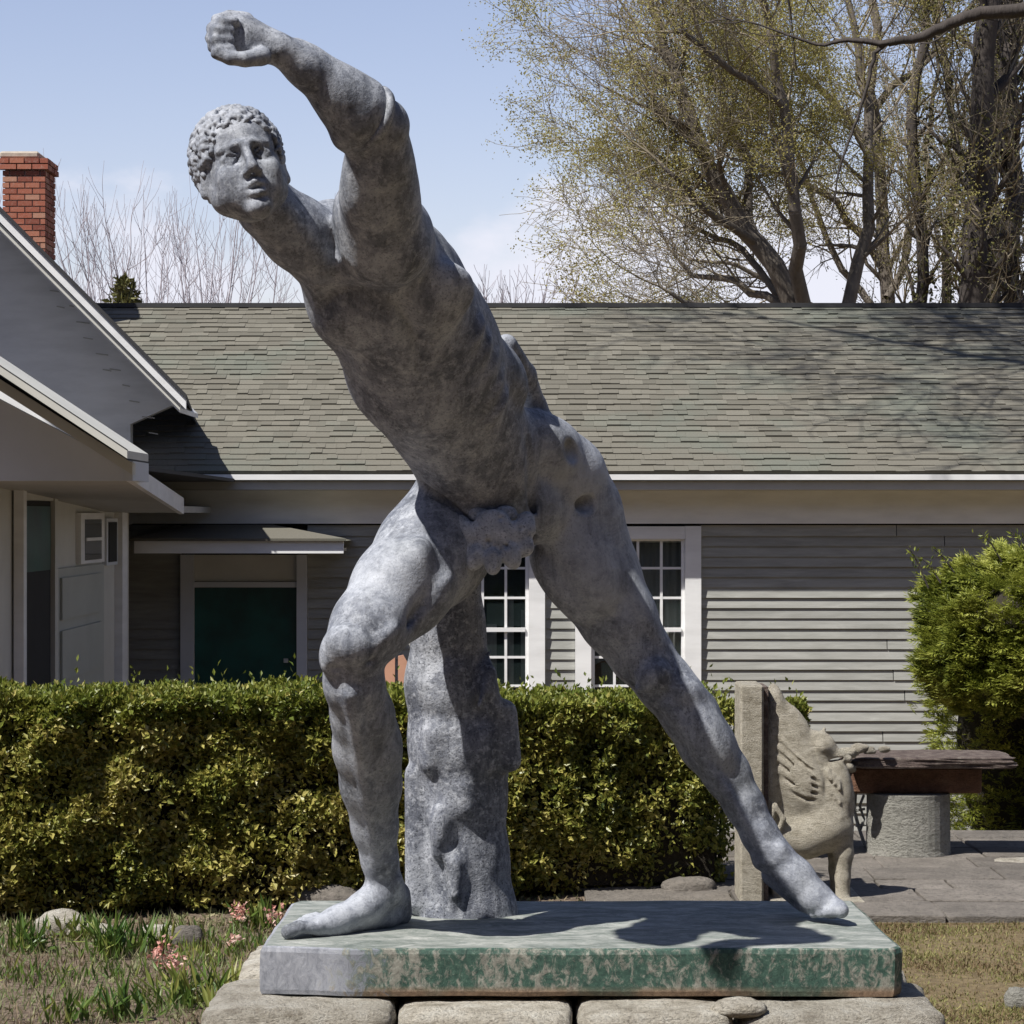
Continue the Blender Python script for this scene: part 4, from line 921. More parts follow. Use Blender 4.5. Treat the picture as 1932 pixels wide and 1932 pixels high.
# feathery evergreen at right
def conifer(cx, cy, zb, zt, rx, ry, label, n=15000, name='evergreen_shrub', flat=.25):
    root = empty(name, (cx, cy, gz(cx, cy)), label=label, cat='shrub')
    th = rng.uniform(0, 2 * math.pi, n); v = rng.random(n) ** .9; z = zb + v * (zt - zb)
    prof = np.clip(1 - np.maximum(v - .62, 0) ** 2 / .15 * .85, .1, 1) * (.80 + .2 * np.minimum(v / .2, 1)); dep = 1 - np.abs(rng.normal(0, .13, n))
    P0 = np.stack([cx + np.cos(th) * rx * prof * dep, cy + np.sin(th) * ry * prof * dep, z], 1)
    nn = fbm(P0, 2.8, cx) * .12 + fbm(P0, 8, cx + 3) * .09; out = np.stack([np.cos(th), np.sin(th), np.zeros(n)], 1); P0 += out * nn[:, None]; P0[:, 2] += nn * .8
    cav = fbm(P0, 5, cx + 9); kp = cav < .22; P0, out = P0[kp], out[kp]; n = len(P0)
    D = out * 1.0 + rng.normal(0, .35, (n, 3)) + np.array((0, 0, .38)); D /= np.linalg.norm(D, axis=1)[:, None]
    Vs, Qs = [], []; off = 0
    side = np.cross(D, np.array((0, 0, 1.0)) + rng.normal(0, .35, (n, 3))); side /= np.linalg.norm(side, axis=1)[:, None]
    Ls = rng.uniform(.035, .07, n)
    for k in range(7):
        t = k / 6; sg = (1 if k % 2 else -1) * (0 if k == 6 else 1)
        base_ = P0 + D * (Ls * t * .8)[:, None]; d = D * 1.0 + side * sg * .8 + rng.normal(0, .12, (n, 3)) + (0, 0, -.12)
        V, Q = quads_leaf(base_, d, np.cross(D, side) + rng.normal(0, .2, (n, 3)), Ls * (.62 - .3 * t) + .012, np.full(n, .0080), .2)
        Vs.append(V); Qs.append(Q + off); off += len(V)
    V = np.concatenate(Vs); Q = np.concatenate(Qs)
    o = link('foliage', fast_mesh('foliage', V, Q), root, M['conifer']); o['kind'] = 'stuff'
    mb = MB(); mb.tube([(cx, cy, gz(cx, cy) - .1), (cx + .02, cy, zb + (zt - zb) * .5), (cx, cy, zt - .1)], [.06, .04, .01], 7)
    for i in range(70):
        z_ = random.uniform(zb, zt - .15); a = random.uniform(0, 6.28); rr = .8 * min(1, (zt - z_) / .4); mb.tube([(cx, cy, z_ - .1), (cx + math.cos(a) * rx * .5 * rr, cy + math.sin(a) * ry * .5 * rr, z_), (cx + math.cos(a) * rx * .85 * rr, cy + math.sin(a) * ry * .85 * rr, z_ + .1)], [.012, .008, .003], 4)
    mb.build('branches', M['bark_dark'], root); 
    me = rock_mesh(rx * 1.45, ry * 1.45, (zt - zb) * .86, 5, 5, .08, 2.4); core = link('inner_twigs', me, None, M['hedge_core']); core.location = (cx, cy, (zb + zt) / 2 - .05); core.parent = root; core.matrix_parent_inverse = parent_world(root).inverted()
    return root
conifer(PX(1965, 13.6), 13.6, .55, PZ(1052, 13.6), PX(1965, 13.6) - PX(1745, 13.6), .55, 'bright green feathery evergreen shrub at the right edge, above the stone table', 36000)
conifer(PX(1955, 14.3), 14.4, -.4, PZ(1010, 14.3) - .25, .55, .5, 'shaded back evergreen shrub low behind the stone table', 12000)
# a few taller wisps
wr = MB(); wx = []
for (px_, py0, py1) in ((1712, 1110, 1028), (1735, 1100, 1050), (1760, 1080, 1035), (1850, 1060, 1005), (1905, 1060, 1000)):
    Y_ = 13.6; p0 = P(px_ + 40, py0, Y_); p1 = P(px_, py1, Y_); wr.tube([p0, (p0 + p1) / 2 + (0, 0, .02), p1], [.005, .004, .002], 4)
    for k in range(26): wx.append(p0 + (p1 - p0) * random.uniform(.3, 1.0) + np.random.normal(0, .014, 3))
wx = np.array(wx); V, Q = quads_leaf(wx, rdir(len(wx), (-.5, -.2, .8)), rdir(len(wx)), rng.uniform(.02, .04, len(wx)), rng.uniform(.008, .012, len(wx)))
ev = [o for o in bpy.data.objects if o.name == 'evergreen_shrub'][0]
link('wisps', fast_mesh('wisps', V, Q), ev, M['conifer'])['kind'] = 'stuff'; wr.build('wisp_stems', M['bark_dark'], ev)

# ------------------------------------------------------------------ patio
patio = tag(MB().box(.15, 3.6, 9.95, 12.55, -.06, .004).build('patio', M['mortar'], None), kind='structure')
patio.data.materials.clear(); patio.data.materials.append(M['ground'])
y = 9.97; row = 0
while y < 12.5:
    hgt = random.uniform(.20, .38); x = .2 + random.uniform(-.1, .1)
    while x < 3.5:
        w = random.uniform(.28, .62); j = [random.uniform(-.03, .03) for _ in range(8)]; g = .004; zt = .030 + random.uniform(-.003, .003)
        pts = [(x + g, y + g + j[0]), (x + w * .5, y + g + j[1] * .5), (x + w - g, y + g + j[2]), (x + w - g + j[3] * .3, y + hgt * .5), (x + w - g, y + hgt - g + j[4] * .4), (x + w * .5, y + hgt - g), (x + g, y + hgt - g + j[5] * .4)]
        MB().prism([(a, c, -.02) for a, c in pts], (0, 0, zt + .02)).build('flagstone', M['flag'], patio, bevel=.004); x += w
    y += hgt

# ------------------------------------------------------------------ carved seat: upright slab with a winged lion
BY = 10.45
seat = empty('lion_seat', (PX(1420, BY), BY, 0), label='carved sandstone seat end with a winged lion, right of the hedge', cat='stone seat')
m = MB(); x0, x1 = PX(1396, 10.35), PX(1440, 10.35); zt = PZ(1292, 10.35)
m.box(x0, x1, 10.33, 10.60, 0, zt); m.build('upright_slab', M['carved'], seat, bevel=.008)
m = MB(); m.box(x1 + .001, x1 + .022, 10.37, 10.62, 0, zt - .01); m.build('back_panel', M['carved_dark'], seat)
lf2 = Field((.92, 10.22, -.02), (1.42, 10.80, .98), .0055)
def LC(pts, k=.015, fy=1, op='u', Y=BY):
    for a, b_ in zip(pts, pts[1:]): lf2.cone(P(a[0], a[1], Y + (a[3] if len(a) > 3 else 0)), P(b_[0], b_[1], Y + (b_[3] if len(b_) > 3 else 0)), a[2] / F * Y, b_[2] / F * Y, fy, op, k)
def LL(x, y, rx, ry, rd, ang=0, k=.015, op='u', dy=0):
    s = BY / F; t = R(ang); al = np.array((math.sin(t), 0, math.cos(t))); ac = np.array((math.cos(t), 0, -math.sin(t)))
    lf2.ell(P(x, y, BY + dy), np.array((rx, ry, rd)) * s, np.stack([ac, al, np.array((0., 1, 0))], 1), op, k)
# wing: fan sweeping up to the slab top
LL(1490, 1420, 52, 100, 34, -14, .02); LL(1468, 1350, 20, 62, 26, -10, .02); LL(1450, 1470, 24, 130, 34, 0, .02); LL(1520, 1470, 48, 80, 44, -20, .03)
LC([(1455, 1312, 8), (1472, 1352, 14), (1500, 1380, 14), (1535, 1392, 12)], .01)
for i in range(7):
    LC([(1456 + i * 3, 1345 + i * 24, 3, -.06), (1500 + i * 4, 1400 + i * 18, 3, -.075), (1545, 1440 + i * 12, 3, -.085)], .008, 1, 's')
LL(1500, 1500, 66, 96, 20, -8, .03); LL(1480, 1420, 44, 90, 18, -16, .03)
# chest, neck, head
LL(1562, 1535, 46, 70, 38, 6, .03); LL(1580, 1480, 28, 60, 30, -14, .03); LL(1548, 1412, 30, 34, 26, -35, .02)
LL(1548, 1408, 22, 18, 30, 0, .01); LC([(1556, 1412, 18), (1582, 1428, 13), (1600, 1432, 8)], .01); LC([(1560, 1438, 10), (1590, 1448, 7)], .008)
LC([(1530, 1392, 6), (1522, 1376, 4)], .006); LC([(1550, 1388, 6), (1556, 1374, 3)], .006)
LC([(1538, 1428, 4, -.07), (1560, 1470, 4, -.075), (1558, 1500, 3, -.08)], .008, 1, 's')
LL(1575, 1432, 16, 3, 40, -10, .004, 's')
for i in range(10): LC([(1562 + (i % 3) * 9, 1455 + i * 9, 6, -.06), (1568 + (i % 3) * 8, 1470 + i * 9, 4, -.07)], .006)
# body, legs
LC([(1560, 1560, 46), (1520, 1580, 38), (1470, 1580, 32)], .03); LL(1470, 1590, 30, 52, 36, 0, .03)
LC([(1588, 1560, 22, -.02), (1592, 1610, 18, -.02), (1590, 1655, 14, -.02), (1590, 1690, 14, -.02)], .015); LC([(1590, 1700, 15, -.03), (1606, 1712, 11, -.05)], .01)
LC([(1578, 1580, 20, .10), (1578, 1640, 14, .10), (1580, 1696, 13, .10)], .015)
LC([(1470, 1600, 24, -.02), (1488, 1632, 16, -.02), (1466, 1670, 12, -.02), (1470, 1700, 12, -.02)], .015); LC([(1470, 1706, 13, -.03), (1500, 1712, 10, -.05)], .01)
LC([(1465, 1600, 22, .10), (1462, 1700, 14, .10)], .015)
LC([(1452, 1560, 6, -.06), (1462, 1520, 5, -.08), (1478, 1545, 5, -.08), (1455, 1600, 5, -.07)], .008)
lion = link('winged_lion', lf2.mesh('winged_lion', 1), seat, M['carved'])
m = MB(); m.box(x1 + .024, PX(1625, BY), 10.30, 10.72, 0, .035); m.build('plinth', M['carved'], seat, bevel=.008)

# ------------------------------------------------------------------ stone table
TY = 11.75
tb = empty('stone_table', (PX(1720, TY), TY, 0), label='low table with a rough dark stone slab on a grey drum, beside the lion seat', cat='table')
def lathe(cx, cy, prof, n=28):
    m = MB(); vs_ = [(cx + r_ * math.cos(2 * math.pi * i / n), cy + r_ * math.sin(2 * math.pi * i / n), z_) for r_, z_ in prof for i in range(n)]
    m.add(vs_, [(k * n + i, k * n + (i + 1) % n, (k + 1) * n + (i + 1) % n, (k + 1) * n + i) for k in range(len(prof) - 1) for i in range(n)] + [tuple(range(n))[::-1], tuple((len(prof) - 1) * n + i for i in range(n))]); return m
rD = (PX(1802, TY) - PX(1640, TY)) / 2; zD = PZ(1500, TY)
lathe(PX(1721, TY), TY + .12, [(rD * 1.0, 0), (rD * 1.0, .03), (rD * .985, .05), (rD * .97, zD - .02), (rD * .98, zD)], 36).build('drum', M['drum'], tb, smooth=False)
MB().box(PX(1612, TY), PX(1856, TY), TY + .04, TY + .36, zD + .002, PZ(1450, TY)).build('under_slab', M['redstone'], tb, bevel=.01)
me = rock_mesh(PX(1914, TY) - PX(1602, TY), .42, PZ(1430, TY) - PZ(1453, TY), 8, 9, .05, 9); top = link('table_top', me, None, M['carved_dark']); top.location = (PX(1758, TY), TY + .12, (PZ(1421, TY) + PZ(1453, TY)) / 2); top.parent = tb; top.matrix_parent_inverse = parent_world(tb).inverted()
for p in top.data.polygons: p.use_smooth = False
# crumbly carved lumps at the near end of the slab
for i, (px_, py_2, s) in enumerate(((1602, 1420, .05), (1622, 1412, .045), (1598, 1448, .045), (1640, 1416, .035), (1668, 1414, .03))):
    me = rock_mesh(s * 1.7, s * 1.4, s, 40 + i, 4, .2, 2.4); o = link('broken_edge', me, None, M['carved']); o.location = P(px_, py_2, TY - .1); o.parent = tb; o.matrix_parent_inverse = parent_world(tb).inverted()
# pale scrolled stand behind
st = empty('iron_stand', (PX(1624, 12.1), 12.1, 0), label='thin pale scrolled stand between the lion seat and the table drum', cat='stand')
m = MB(); Yi = 12.1
m.tube([P(1614, 1495, Yi), P(1612, 1530, Yi), P(1620, 1560, Yi), P(1630, 1590, Yi), P(1640, 1616, Yi)], [.009] * 5, 6)
m.tube([P(1630, 1500, Yi), P(1622, 1520, Yi), P(1630, 1545, Yi), P(1622, 1570, Yi)], [.007] * 4, 6); m.tube([P(1612, 1530, Yi), P(1632, 1526, Yi)], [.006] * 2, 5); m.tube([P(1614, 1558, Yi), P(1636, 1556, Yi)], [.006] * 2, 5); m.build('scroll', M['iron'], st, smooth=True)
MB().tube([P(1606, 1616, 12.1), P(1648, 1620, 12.1)], [.012, .012], 6).build('foot', M['iron'], st)
# peach chair back behind hedge
gcY = 12.6
gc = empty('garden_chair', (PX(750, gcY), gcY, 0), label='peach coloured chair back glimpsed between the bent knee and the stump', cat='chair')
for s in (-1, 1):
    pts = [P(748 + s * 3, 1238, gcY), P(748 + s * 13, 1236, gcY), P(748 + s * 21, 1250, gcY), P(748 + s * 27, 1300, gcY), P(748 + s * 27, 1400, gcY), P(748 + s * 3, 1400, gcY)]
    MB().prism(pts, (0, .03, 0)).build('slat', M['peach'], gc)
MB().box(PX(716, gcY), PX(782, gcY), gcY - .45, gcY + .02, .40, .43).build('seat', M['peach'], gc)
for dx in (718, 774):
    for dy in (-.42, .0): MB().box(PX(dx, gcY), PX(dx, gcY) + .03, gcY + dy, gcY + dy + .03, gz(0, gcY), .399).build('leg', M['peach'], gc)

# ------------------------------------------------------------------ flower bed and lawn
def tufts(n, xr, yr, L, W, lean_=.35, clump=0.0, avoid=None, up=1.0):
    x = rng.uniform(*xr, n); y = rng.uniform(*yr, n); p = np.stack([x, y, np.full(n, -.005)], 1)
    if clump:
        f = fbm(p, clump); p = p[f > -.02 + .2 * rng.random(n)]
    if avoid is not None: p = p[~avoid(p)]
    m_ = len(p); D = rng.normal(0, lean_, (m_, 3)) + (0, 0, up); D[:, 2] = np.abs(D[:, 2])
    return quads_leaf(p, D, rdir(m_), rng.uniform(L[0], L[1], m_), rng.uniform(W[0], W[1], m_), .15)
def cat(parts):
    Vs, Qs, o_ = [], [], 0
    for V, Q in parts: Vs.append(V); Qs.append(Q + o_); o_ += len(V)
    return np.concatenate(Vs), np.concatenate(Qs)
inb = lambda p: (p[:, 0] > -.72) & (p[:, 0] < 1.0) & (p[:, 1] < 6.7)
tag(link('bed_stems', fast_mesh('bed_stems', *cat([tufts(15000, (-2.4, .9), (7.4, 10.0), (.02, .075), (.003, .006), .45), tufts(5000, (-2.4, .9), (7.4, 10.1), (.012, .03), (.010, .022), 1.2)])), None, M['weed']), 'dry stems and low ground cover in the flower bed', 'ground cover', kind='stuff')
tag(link('bed_shoots', fast_mesh('bed_shoots', *cat([tufts(10000, (-2.4, .6), (7.4, 9.9), (.03, .085), (.006, .011), .45, 2.2)])), None, M['sprout']), 'green spring shoots coming up in the flower bed', 'shoots', kind='stuff')
tag(link('lawn_grass', fast_mesh('lawn_grass', *cat([tufts(45000, (.75, 3.2), (7.4, 9.96), (.008, .022), (.003, .006), 1.0), tufts(60000, (.75, 3.2), (7.4, 9.96), (.010, .030), (.003, .006), .8, 3.0)])), None, M['lawn']), 'thin brownish early lawn right of the pedestal', 'grass', kind='stuff')
tag(link('leaf_litter', fast_mesh('leaf_litter', *cat([tufts(9000, (-2.4, 1.3), (9.5, 11.2), (.015, .04), (.010, .022), 1.5, up=.2)])), None, M['weed']), 'brown leaf litter under the hedge', 'leaf litter', kind='stuff')
# single leafy clumps
def clump(x, y, h, n, name, label, cat_, group=None, w=(.012, .02), spread=.35, mat='sprout'):
    root = empty(name, (x, y, 0), label=label, cat=cat_, group=group)
    D = rng.normal(0, spread, (n, 3)) + (0, 0, 1); p = np.stack([x + rng.normal(0, .02 + spread * .05, n), y + rng.normal(0, .02, n), np.full(n, -.005)], 1)
    Vs = []
    L = rng.uniform(h * .6, h, n); Wd = rng.uniform(*w, n); V, Q = quads_leaf(p, D, rdir(n), L * .6, Wd, .2)
    D2 = D / np.linalg.norm(D, axis=1)[:, None]; p2 = p + D2 * (L * .42)[:, None]; V2, Q2 = quads_leaf(p2, D2 + rng.normal(0, .25, (n, 3)) - (0, 0, .2), rdir(n), L * .6, Wd * .8, .2)
    link('leaves', fast_mesh('leaves', *cat([(V, Q), (V2, Q2)])), root, M[mat])['kind'] = 'stuff'; return root
def G(px, py): Y = CAMZ * F / (py - 975); return PX(px, Y), Y
for (px_, py_2, h, n, lab) in ((55, 1795, .15, 50, 'leafy green clump at the far left of the flower bed'), (210, 1805, .19, 70, 'bright leafy clump left of the centre of the flower bed'), (290, 1795, .15, 40, 'small leafy clump in front of the hedge foot'),
                               (150, 1775, .13, 36, 'low yellowish clump beside the pale half buried rock'), (420, 1905, .20, 46, 'tall narrow leaved blue green clump beside the pedestal corner'), (340, 1900, .17, 34, 'narrow leaved blue green clump under the pink flowers'), (490, 1755, .15, 46, 'leafy clump between the two pink flowers near the slab corner'),
                               (225, 1925, .16, 30, 'green blade clump at the bottom edge left of centre'), (120, 1930, .14, 24, 'green blade clump at the bottom left'), (400, 1805, .08, 16, 'small shoots next to the flower bed soil')):
    x, y = G(px_, py_2); clump(x, y, h, n, 'leafy_plant', lab, 'plant', 'spring plants in the flower bed')
def flower(px_, py_2, h, lab, n=60):
    x, y = G(px_, py_2); root = clump(x, y, h * .7, 8, 'pink_flower', lab, 'flower', 'pink spring flowers')
    p = np.array((x, y, h * .75)) + rng.normal(0, 1, (n, 3)) * (.016, .016, h * .16)
    link('petals', fast_mesh('petals', *quads_leaf(p, rdir(n), rdir(n), rng.uniform(.014, .024, n), rng.uniform(.010, .016, n), .3)), root, M['petal'])['kind'] = 'stuff'
flower(452, 1758, .10, 'pink flower left of the leafy clump near the slab corner'); flower(516, 1762, .10, 'pink flower just left of the slab edge', 40)
flower(303, 1852, .13, 'pale pink flower in the middle of the bed'); flower(328, 1868, .12, 'pale pink flower leaning low beside its pair'); flower(440, 1795, .06, 'tiny pale flower near the stone pedestal', 20)
def rock(px_, py_2, w, h, lab, mat='stone', seed=1):
    x, y = G(px_, py_2); me = rock_mesh(w, w * .7, h, seed, 5, .12, 2.6); o = link('rock', me, None, M[mat]); o.location = (x, y, h * .25); tag(o, lab, 'rock', 'loose rocks in the garden')
rock(115, 1765, .20, .12, 'pale rounded rock at the foot of the hedge, left', seed=2); rock(170, 1768, .16, .07, 'flat pale rock beside the rounded one', seed=3)
rock(300, 1772, .13, .07, 'small pale rock in front of the hedge', seed=4); rock(352, 1782, .12, .09, 'reddish brown stone at the bed edge', 'flag', 5)
rock(610, 1712, .30, .12, 'layered flat rock behind the slab left end', 'flag', 6); rock(1925, 1900, .10, .08, 'small grey rock in the lawn at the right edge', 'drum', 7)
rock(1920, 1636, .22, .05, 'thin pale flat stone at the right edge of the patio', seed=8); rock(1300, 1690, .22, .10, 'flat brown rock under the thin end of the hedge', 'flag', 9)
rock(470, 1690, .14, .04, 'thin pale stone in the shade under the hedge', seed=12)

# ------------------------------------------------------------------ trees
def tubes(segs, k=3):
    """segs: array (n,8): p0, p1, r0, r1 -> open tubes"""
    s = np.asarray(segs); p0, p1 = s[:, :3], s[:, 3:6]; d = p1 - p0; d /= np.linalg.norm(d, axis=1)[:, None] + 1e-9
    p0 = p0 - d * s[:, 6:7] * .35; p1 = p1 + d * s[:, 7:8] * .35
    ref = np.where(np.abs(d[:, 2:3]) < .9, np.array([[0, 0, 1.0]]), np.array([[1.0, 0, 0]])); u = np.cross(d, ref); u /= np.linalg.norm(u, axis=1)[:, None]; w = np.cross(d, u)
    V = []
    for p, r_ in ((p0, s[:, 6:7]), (p1, s[:, 7:8])):
        for j in range(k): a = 2 * math.pi * j / k; V.append(p + r_ * (math.cos(a) * u + math.sin(a) * w))
    V = np.stack(V, 1).reshape(-1, 3); i = np.arange(len(s))[:, None] * 2 * k
    Q = np.concatenate([i + np.array([[j, (j + 1) % k, k + (j + 1) % k, k + j]]) for j in range(k)])
    return V, Q
class Tree:
    def __init__(s, seed): s.r = random.Random(seed); s.big = []; s.small = []; s.tips = []
    def seg(s, a, b_, ra, rb): (s.big if ra > .022 else s.small).append((*a, *b_, ra, rb))
    def branch(s, p, d, L, r_, depth, up=.05, wig=.16, kids=(3, 5), nseg=5, droop=0, minr=.004, ratio=(.45, .7)):
        R_ = s.r; d = np.array(d, float); d /= np.linalg.norm(d); p = np.array(p, float); st = L / nseg; r0 = r_
        pts = []
        for i in range(nseg):
            d = d + np.array((R_.gauss(0, wig), R_.gauss(0, wig), R_.gauss(0, wig) + up - droop * i / nseg)); d /= np.linalg.norm(d)
            q = p + d * st; r1 = max(r_ * (1 - (i + 1) / nseg * .72), minr * .6); s.seg(p, q, r0, r1); pts.append((p, q, d.copy(), r1)); p = q; r0 = r1
        if depth > 0:
            n = R_.randint(*kids)
            for k in range(n):
                i = R_.randint(1 if nseg > 2 else 0, nseg - 1); a, b_, dd, rr = pts[i]; t = R_.random(); q = a + (b_ - a) * t
                ax = np.array([R_.gauss(0, 1) for _ in range(3)]); sd_ = np.cross(dd, ax); sd_ /= np.linalg.norm(sd_) + 1e-9; an = R_.uniform(.45, 1.0)
                s.branch(q, dd * math.cos(an) + sd_ * math.sin(an), L * R_.uniform(*ratio), max(rr * R_.uniform(.5, .75), minr), depth - 1, up, wig, kids, max(3, nseg - 1), droop, minr, ratio)
            s.branch(p, d, L * .5, max(r0 * .9, minr), depth - 1, up, wig, kids, max(3, nseg - 1), droop, minr, ratio)
        else:
            for a, b_, dd, rr in pts: s.tips.append(b_)
    def limb(s, pts, r0, r1, every, L, depth, up=.05, kids=(3, 5), wig=.16, minr=.004, side=None, Yj=.5, ratio=(.45, .7), start=0.15):
        """a guided limb through the points, with side branches"""
        pts = [np.array(p, float) for p in pts]; fine = []
        for a, b_ in zip(pts, pts[1:]):
            for t in (0, .25, .5, .75): fine.append(a + (b_ - a) * t + np.array([s.r.gauss(0, .02 * np.linalg.norm(b_ - a)) for _ in range(3)]) * (t > 0))
        fine.append(pts[-1]); n = len(fine) - 1
        for i in range(n):
            ra = r0 + (r1 - r0) * i / n; rb = r0 + (r1 - r0) * (i + 1) / n; s.seg(fine[i], fine[i + 1], ra, rb)
            if i / n < start: continue
            dd = fine[i + 1] - fine[i]; ln = np.linalg.norm(dd); dd /= ln; k = max(1, int(round(ln / every + s.r.random() - .5))) if every < ln * 3 else int(s.r.random() < ln / every)
            for _ in range(k):
                q = fine[i] + (fine[i + 1] - fine[i]) * s.r.random(); ax = np.array([s.r.gauss(0, 1) for _ in range(3)]); sd_ = np.cross(dd, ax); sd_ /= np.linalg.norm(sd_); an = s.r.uniform(.5, 1.1)
                s.branch(q, dd * math.cos(an) + sd_ * math.sin(an), L * s.r.uniform(.6, 1.2), max(rb * .4, minr * 1.6), depth, up, wig, kids, 5, 0, minr, ratio)
        s.branch(fine[-1], fine[-1] - fine[-2], L, r1, depth, up, wig, kids, 5, 0, minr, ratio)
    def finish(s, root, bark, twig, leaf=None, nleaf=0, lsz=(.03, .06), leaf_f=None, trunk_name='trunk'):
        if s.big: link(trunk_name, fast_mesh(trunk_name, *tubes(s.big, 9), True), root, bark)
        if s.small: o = link('twigs', fast_mesh('twigs', *tubes(s.small, 3), True), root, twig); o['kind'] = 'stuff'
        if leaf and nleaf:
            T = np.array(s.tips); 
            if leaf_f is not None: T = T[leaf_f(T)]
            p = T[rng.integers(0, len(T), nleaf)] + rng.normal(0, .07, (nleaf, 3))
            V, Q = quads_leaf(p, rdir(nleaf), rdir(nleaf), rng.uniform(*lsz, nleaf), rng.uniform(lsz[0] * .6, lsz[1] * .6, nleaf), .2); o = link('leaf_buds', fast_mesh('leaf_buds', V, Q), root, leaf); o['kind'] = 'stuff'
        print('tree', root.name, len(s.big), len(s.small), len(s.tips))
# the wide budding tree
t = Tree(5); TYR = 30.0
def T(x, y, dy=0): return P(x + max(0, 1350 - x) * .60, y, TYR + dy)
root = empty('budding_tree', tuple(P(1560, 975 + CAMZ * F / 30, 30)), label='wide spreading tree in yellow green bud leaning left over the cottage roof', cat='tree')
root.location = (PX(1600, TYR), TYR, gz(0, 30)); b0 = np.array((PX(1600, TYR), TYR, -.8))
kw = dict(every=.155, L=1.2, depth=2, kids=(5, 6), minr=.0042, up=.03)
t.limb([b0, T(1580, 800), T(1520, 620), T(1430, 460), T(1330, 330), T(1230, 215), T(1110, 95), T(1040, -10), T(1000, -90)], .16, .022, start=.35, **kw)
t.limb([T(1330, 330), T(1215, 245), T(1080, 205), T(1010, 150)], .05, .015, **kw)
t.limb([T(1430, 460), T(1290, 390, -.6), T(1150, 330, -1), T(1040, 290, -1)], .055, .015, **kw)
t.limb([T(1500, 590), T(1390, 530, .6), T(1240, 520, 1), T(1130, 470, 1)], .055, .014, **kw)
t.limb([T(1520, 620), T(1400, 470, 1), T(1250, 430, 1.5), T(1120, 400, 1.6)], .05, .014, **kw)
t.limb([T(1520, 620), T(1500, 400, -.8), T(1480, 200, -1), T(1440, 0, -1.2), T(1420, -120, -1.2)], .09, .02, **kw)
t.limb([T(1480, 200, -1), T(1350, 110, -1.4), T(1200, 60, -1.5), T(1080, 60, -1.6)], .045, .014, **kw)
t.limb([T(1430, 460), T(1380, 250, .8), T(1290, 100, 1.2), T(1200, -40, 1.4)], .06, .018, **kw)
t.limb([T(1560, 720), T(1640, 430, .5), T(1640, 200, .9), T(1600, 0, 1), T(1600, -100, 1)], .09, .02, **kw)
t.limb([T(1560, 700), T(1400, 600, -1), T(1200, 570, -1.4), T(1080, 540, -1.5)], .05, .014, **kw)
t.finish(root, M['bark'], M['twig'], M['bud'], 140000, (.020, .038), leaf_f=lambda T_: fbm(T_, .5, 3) > -.10)
# another budding tree standing farther back
t = Tree(15); Y2 = 35.0; x2 = PX(1690, Y2); root = empty('budding_tree', (x2, Y2, -.75), label='farther budding tree filling the gap between the wide tree and the tall trunks', cat='tree')
kw2 = dict(every=.33, L=1.15, depth=2, kids=(3, 5), minr=.0048, up=.05)
t.limb([(x2, Y2, -.8), P(1680, 700, Y2), P(1665, 400, Y2), P(1650, 100, Y2), P(1640, -120, Y2)], .13, .04, start=.3, **kw2)
for pts in ([(1680, 640), (1560, 450), (1500, 280), (1470, 100)], [(1672, 520), (1580, 380), (1400, 300), (1360, 240)], [(1675, 560), (1740, 380), (1760, 180), (1770, -20)], [(1660, 300), (1540, 160), (1420, 60), (1380, -60)], [(1680, 650), (1500, 560), (1390, 500), (1300, 490)], [(1655, 200), (1800, 60), (1880, -60)]):
    t.limb([P(a, b_, Y2 + random.uniform(-.5, .5)) for a, b_ in pts], .055, .016, start=.1, **kw2)
t.finish(root, M['bark'], M['twig'], M['bud'], 48000, (.020, .038), leaf_f=lambda T_: fbm(T_, .5, 8) > -.15)
# tall trunks at the right
specs = [(1742, 33, .10, 'first slim tall trunk right of the budding tree'), (1792, 36, .09, 'second slim leafy trunk, farther back in the row'), (1832, 32, .21, 'thickest ivy clad trunk in the row of tall trees'), (1884, 35, .15, 'tall trunk next to the thickest one, on its right'), (1925, 33, .17, 'tall ivy clad tree cut by the right edge')]
for i, (px_, Y_, r_, lab) in enumerate(specs):
    t = Tree(50 + i); x0_ = PX(px_, Y_); root = empty('tall_tree', (x0_, Y_, -.75), label=lab, cat='tree', group='tall trees behind the cottage roof')
    j = lambda: random.uniform(-.15, .15)
    t.limb([(x0_ + j(), Y_, -.8), (x0_ + j(), Y_ + j(), 2.5), (x0_ + j(), Y_ + j(), 4.5), (x0_ + j() * 1.5, Y_ + j(), 6.6), (x0_ + j() * 2, Y_ + j(), 8.6), (x0_ + j() * 2, Y_ + j(), 11)], r_, r_ * .45, .19, 1.1, 2, .10, (3, 5), .17, .005, start=.25)
    t.finish(root, M['bark_dark'], M['twig'], M['ivy'], 4000, (.025, .045), trunk_name='trunk')
    # ivy on the trunk
    n = 1800; zz = rng.uniform(1.0, 10, n); aa = rng.uniform(0, 6.28, n); rr = r_ * (1.0 + np.abs(rng.normal(0, .55, n))); pc = np.stack([x0_ + np.cos(aa) * rr, Y_ + np.sin(aa) * rr, zz], 1); f = fbm(pc, 1.1, i * 7) > -.12; pc = pc[f]
    o = link('ivy', fast_mesh('ivy', *quads_leaf(pc, rdir(len(pc), (0, -.3, -.5)), rdir(len(pc), (0, -1, .4)), rng.uniform(.04, .08, len(pc)), rng.uniform(.03, .06, len(pc)))), root, M['ivy']); o['kind'] = 'stuff'
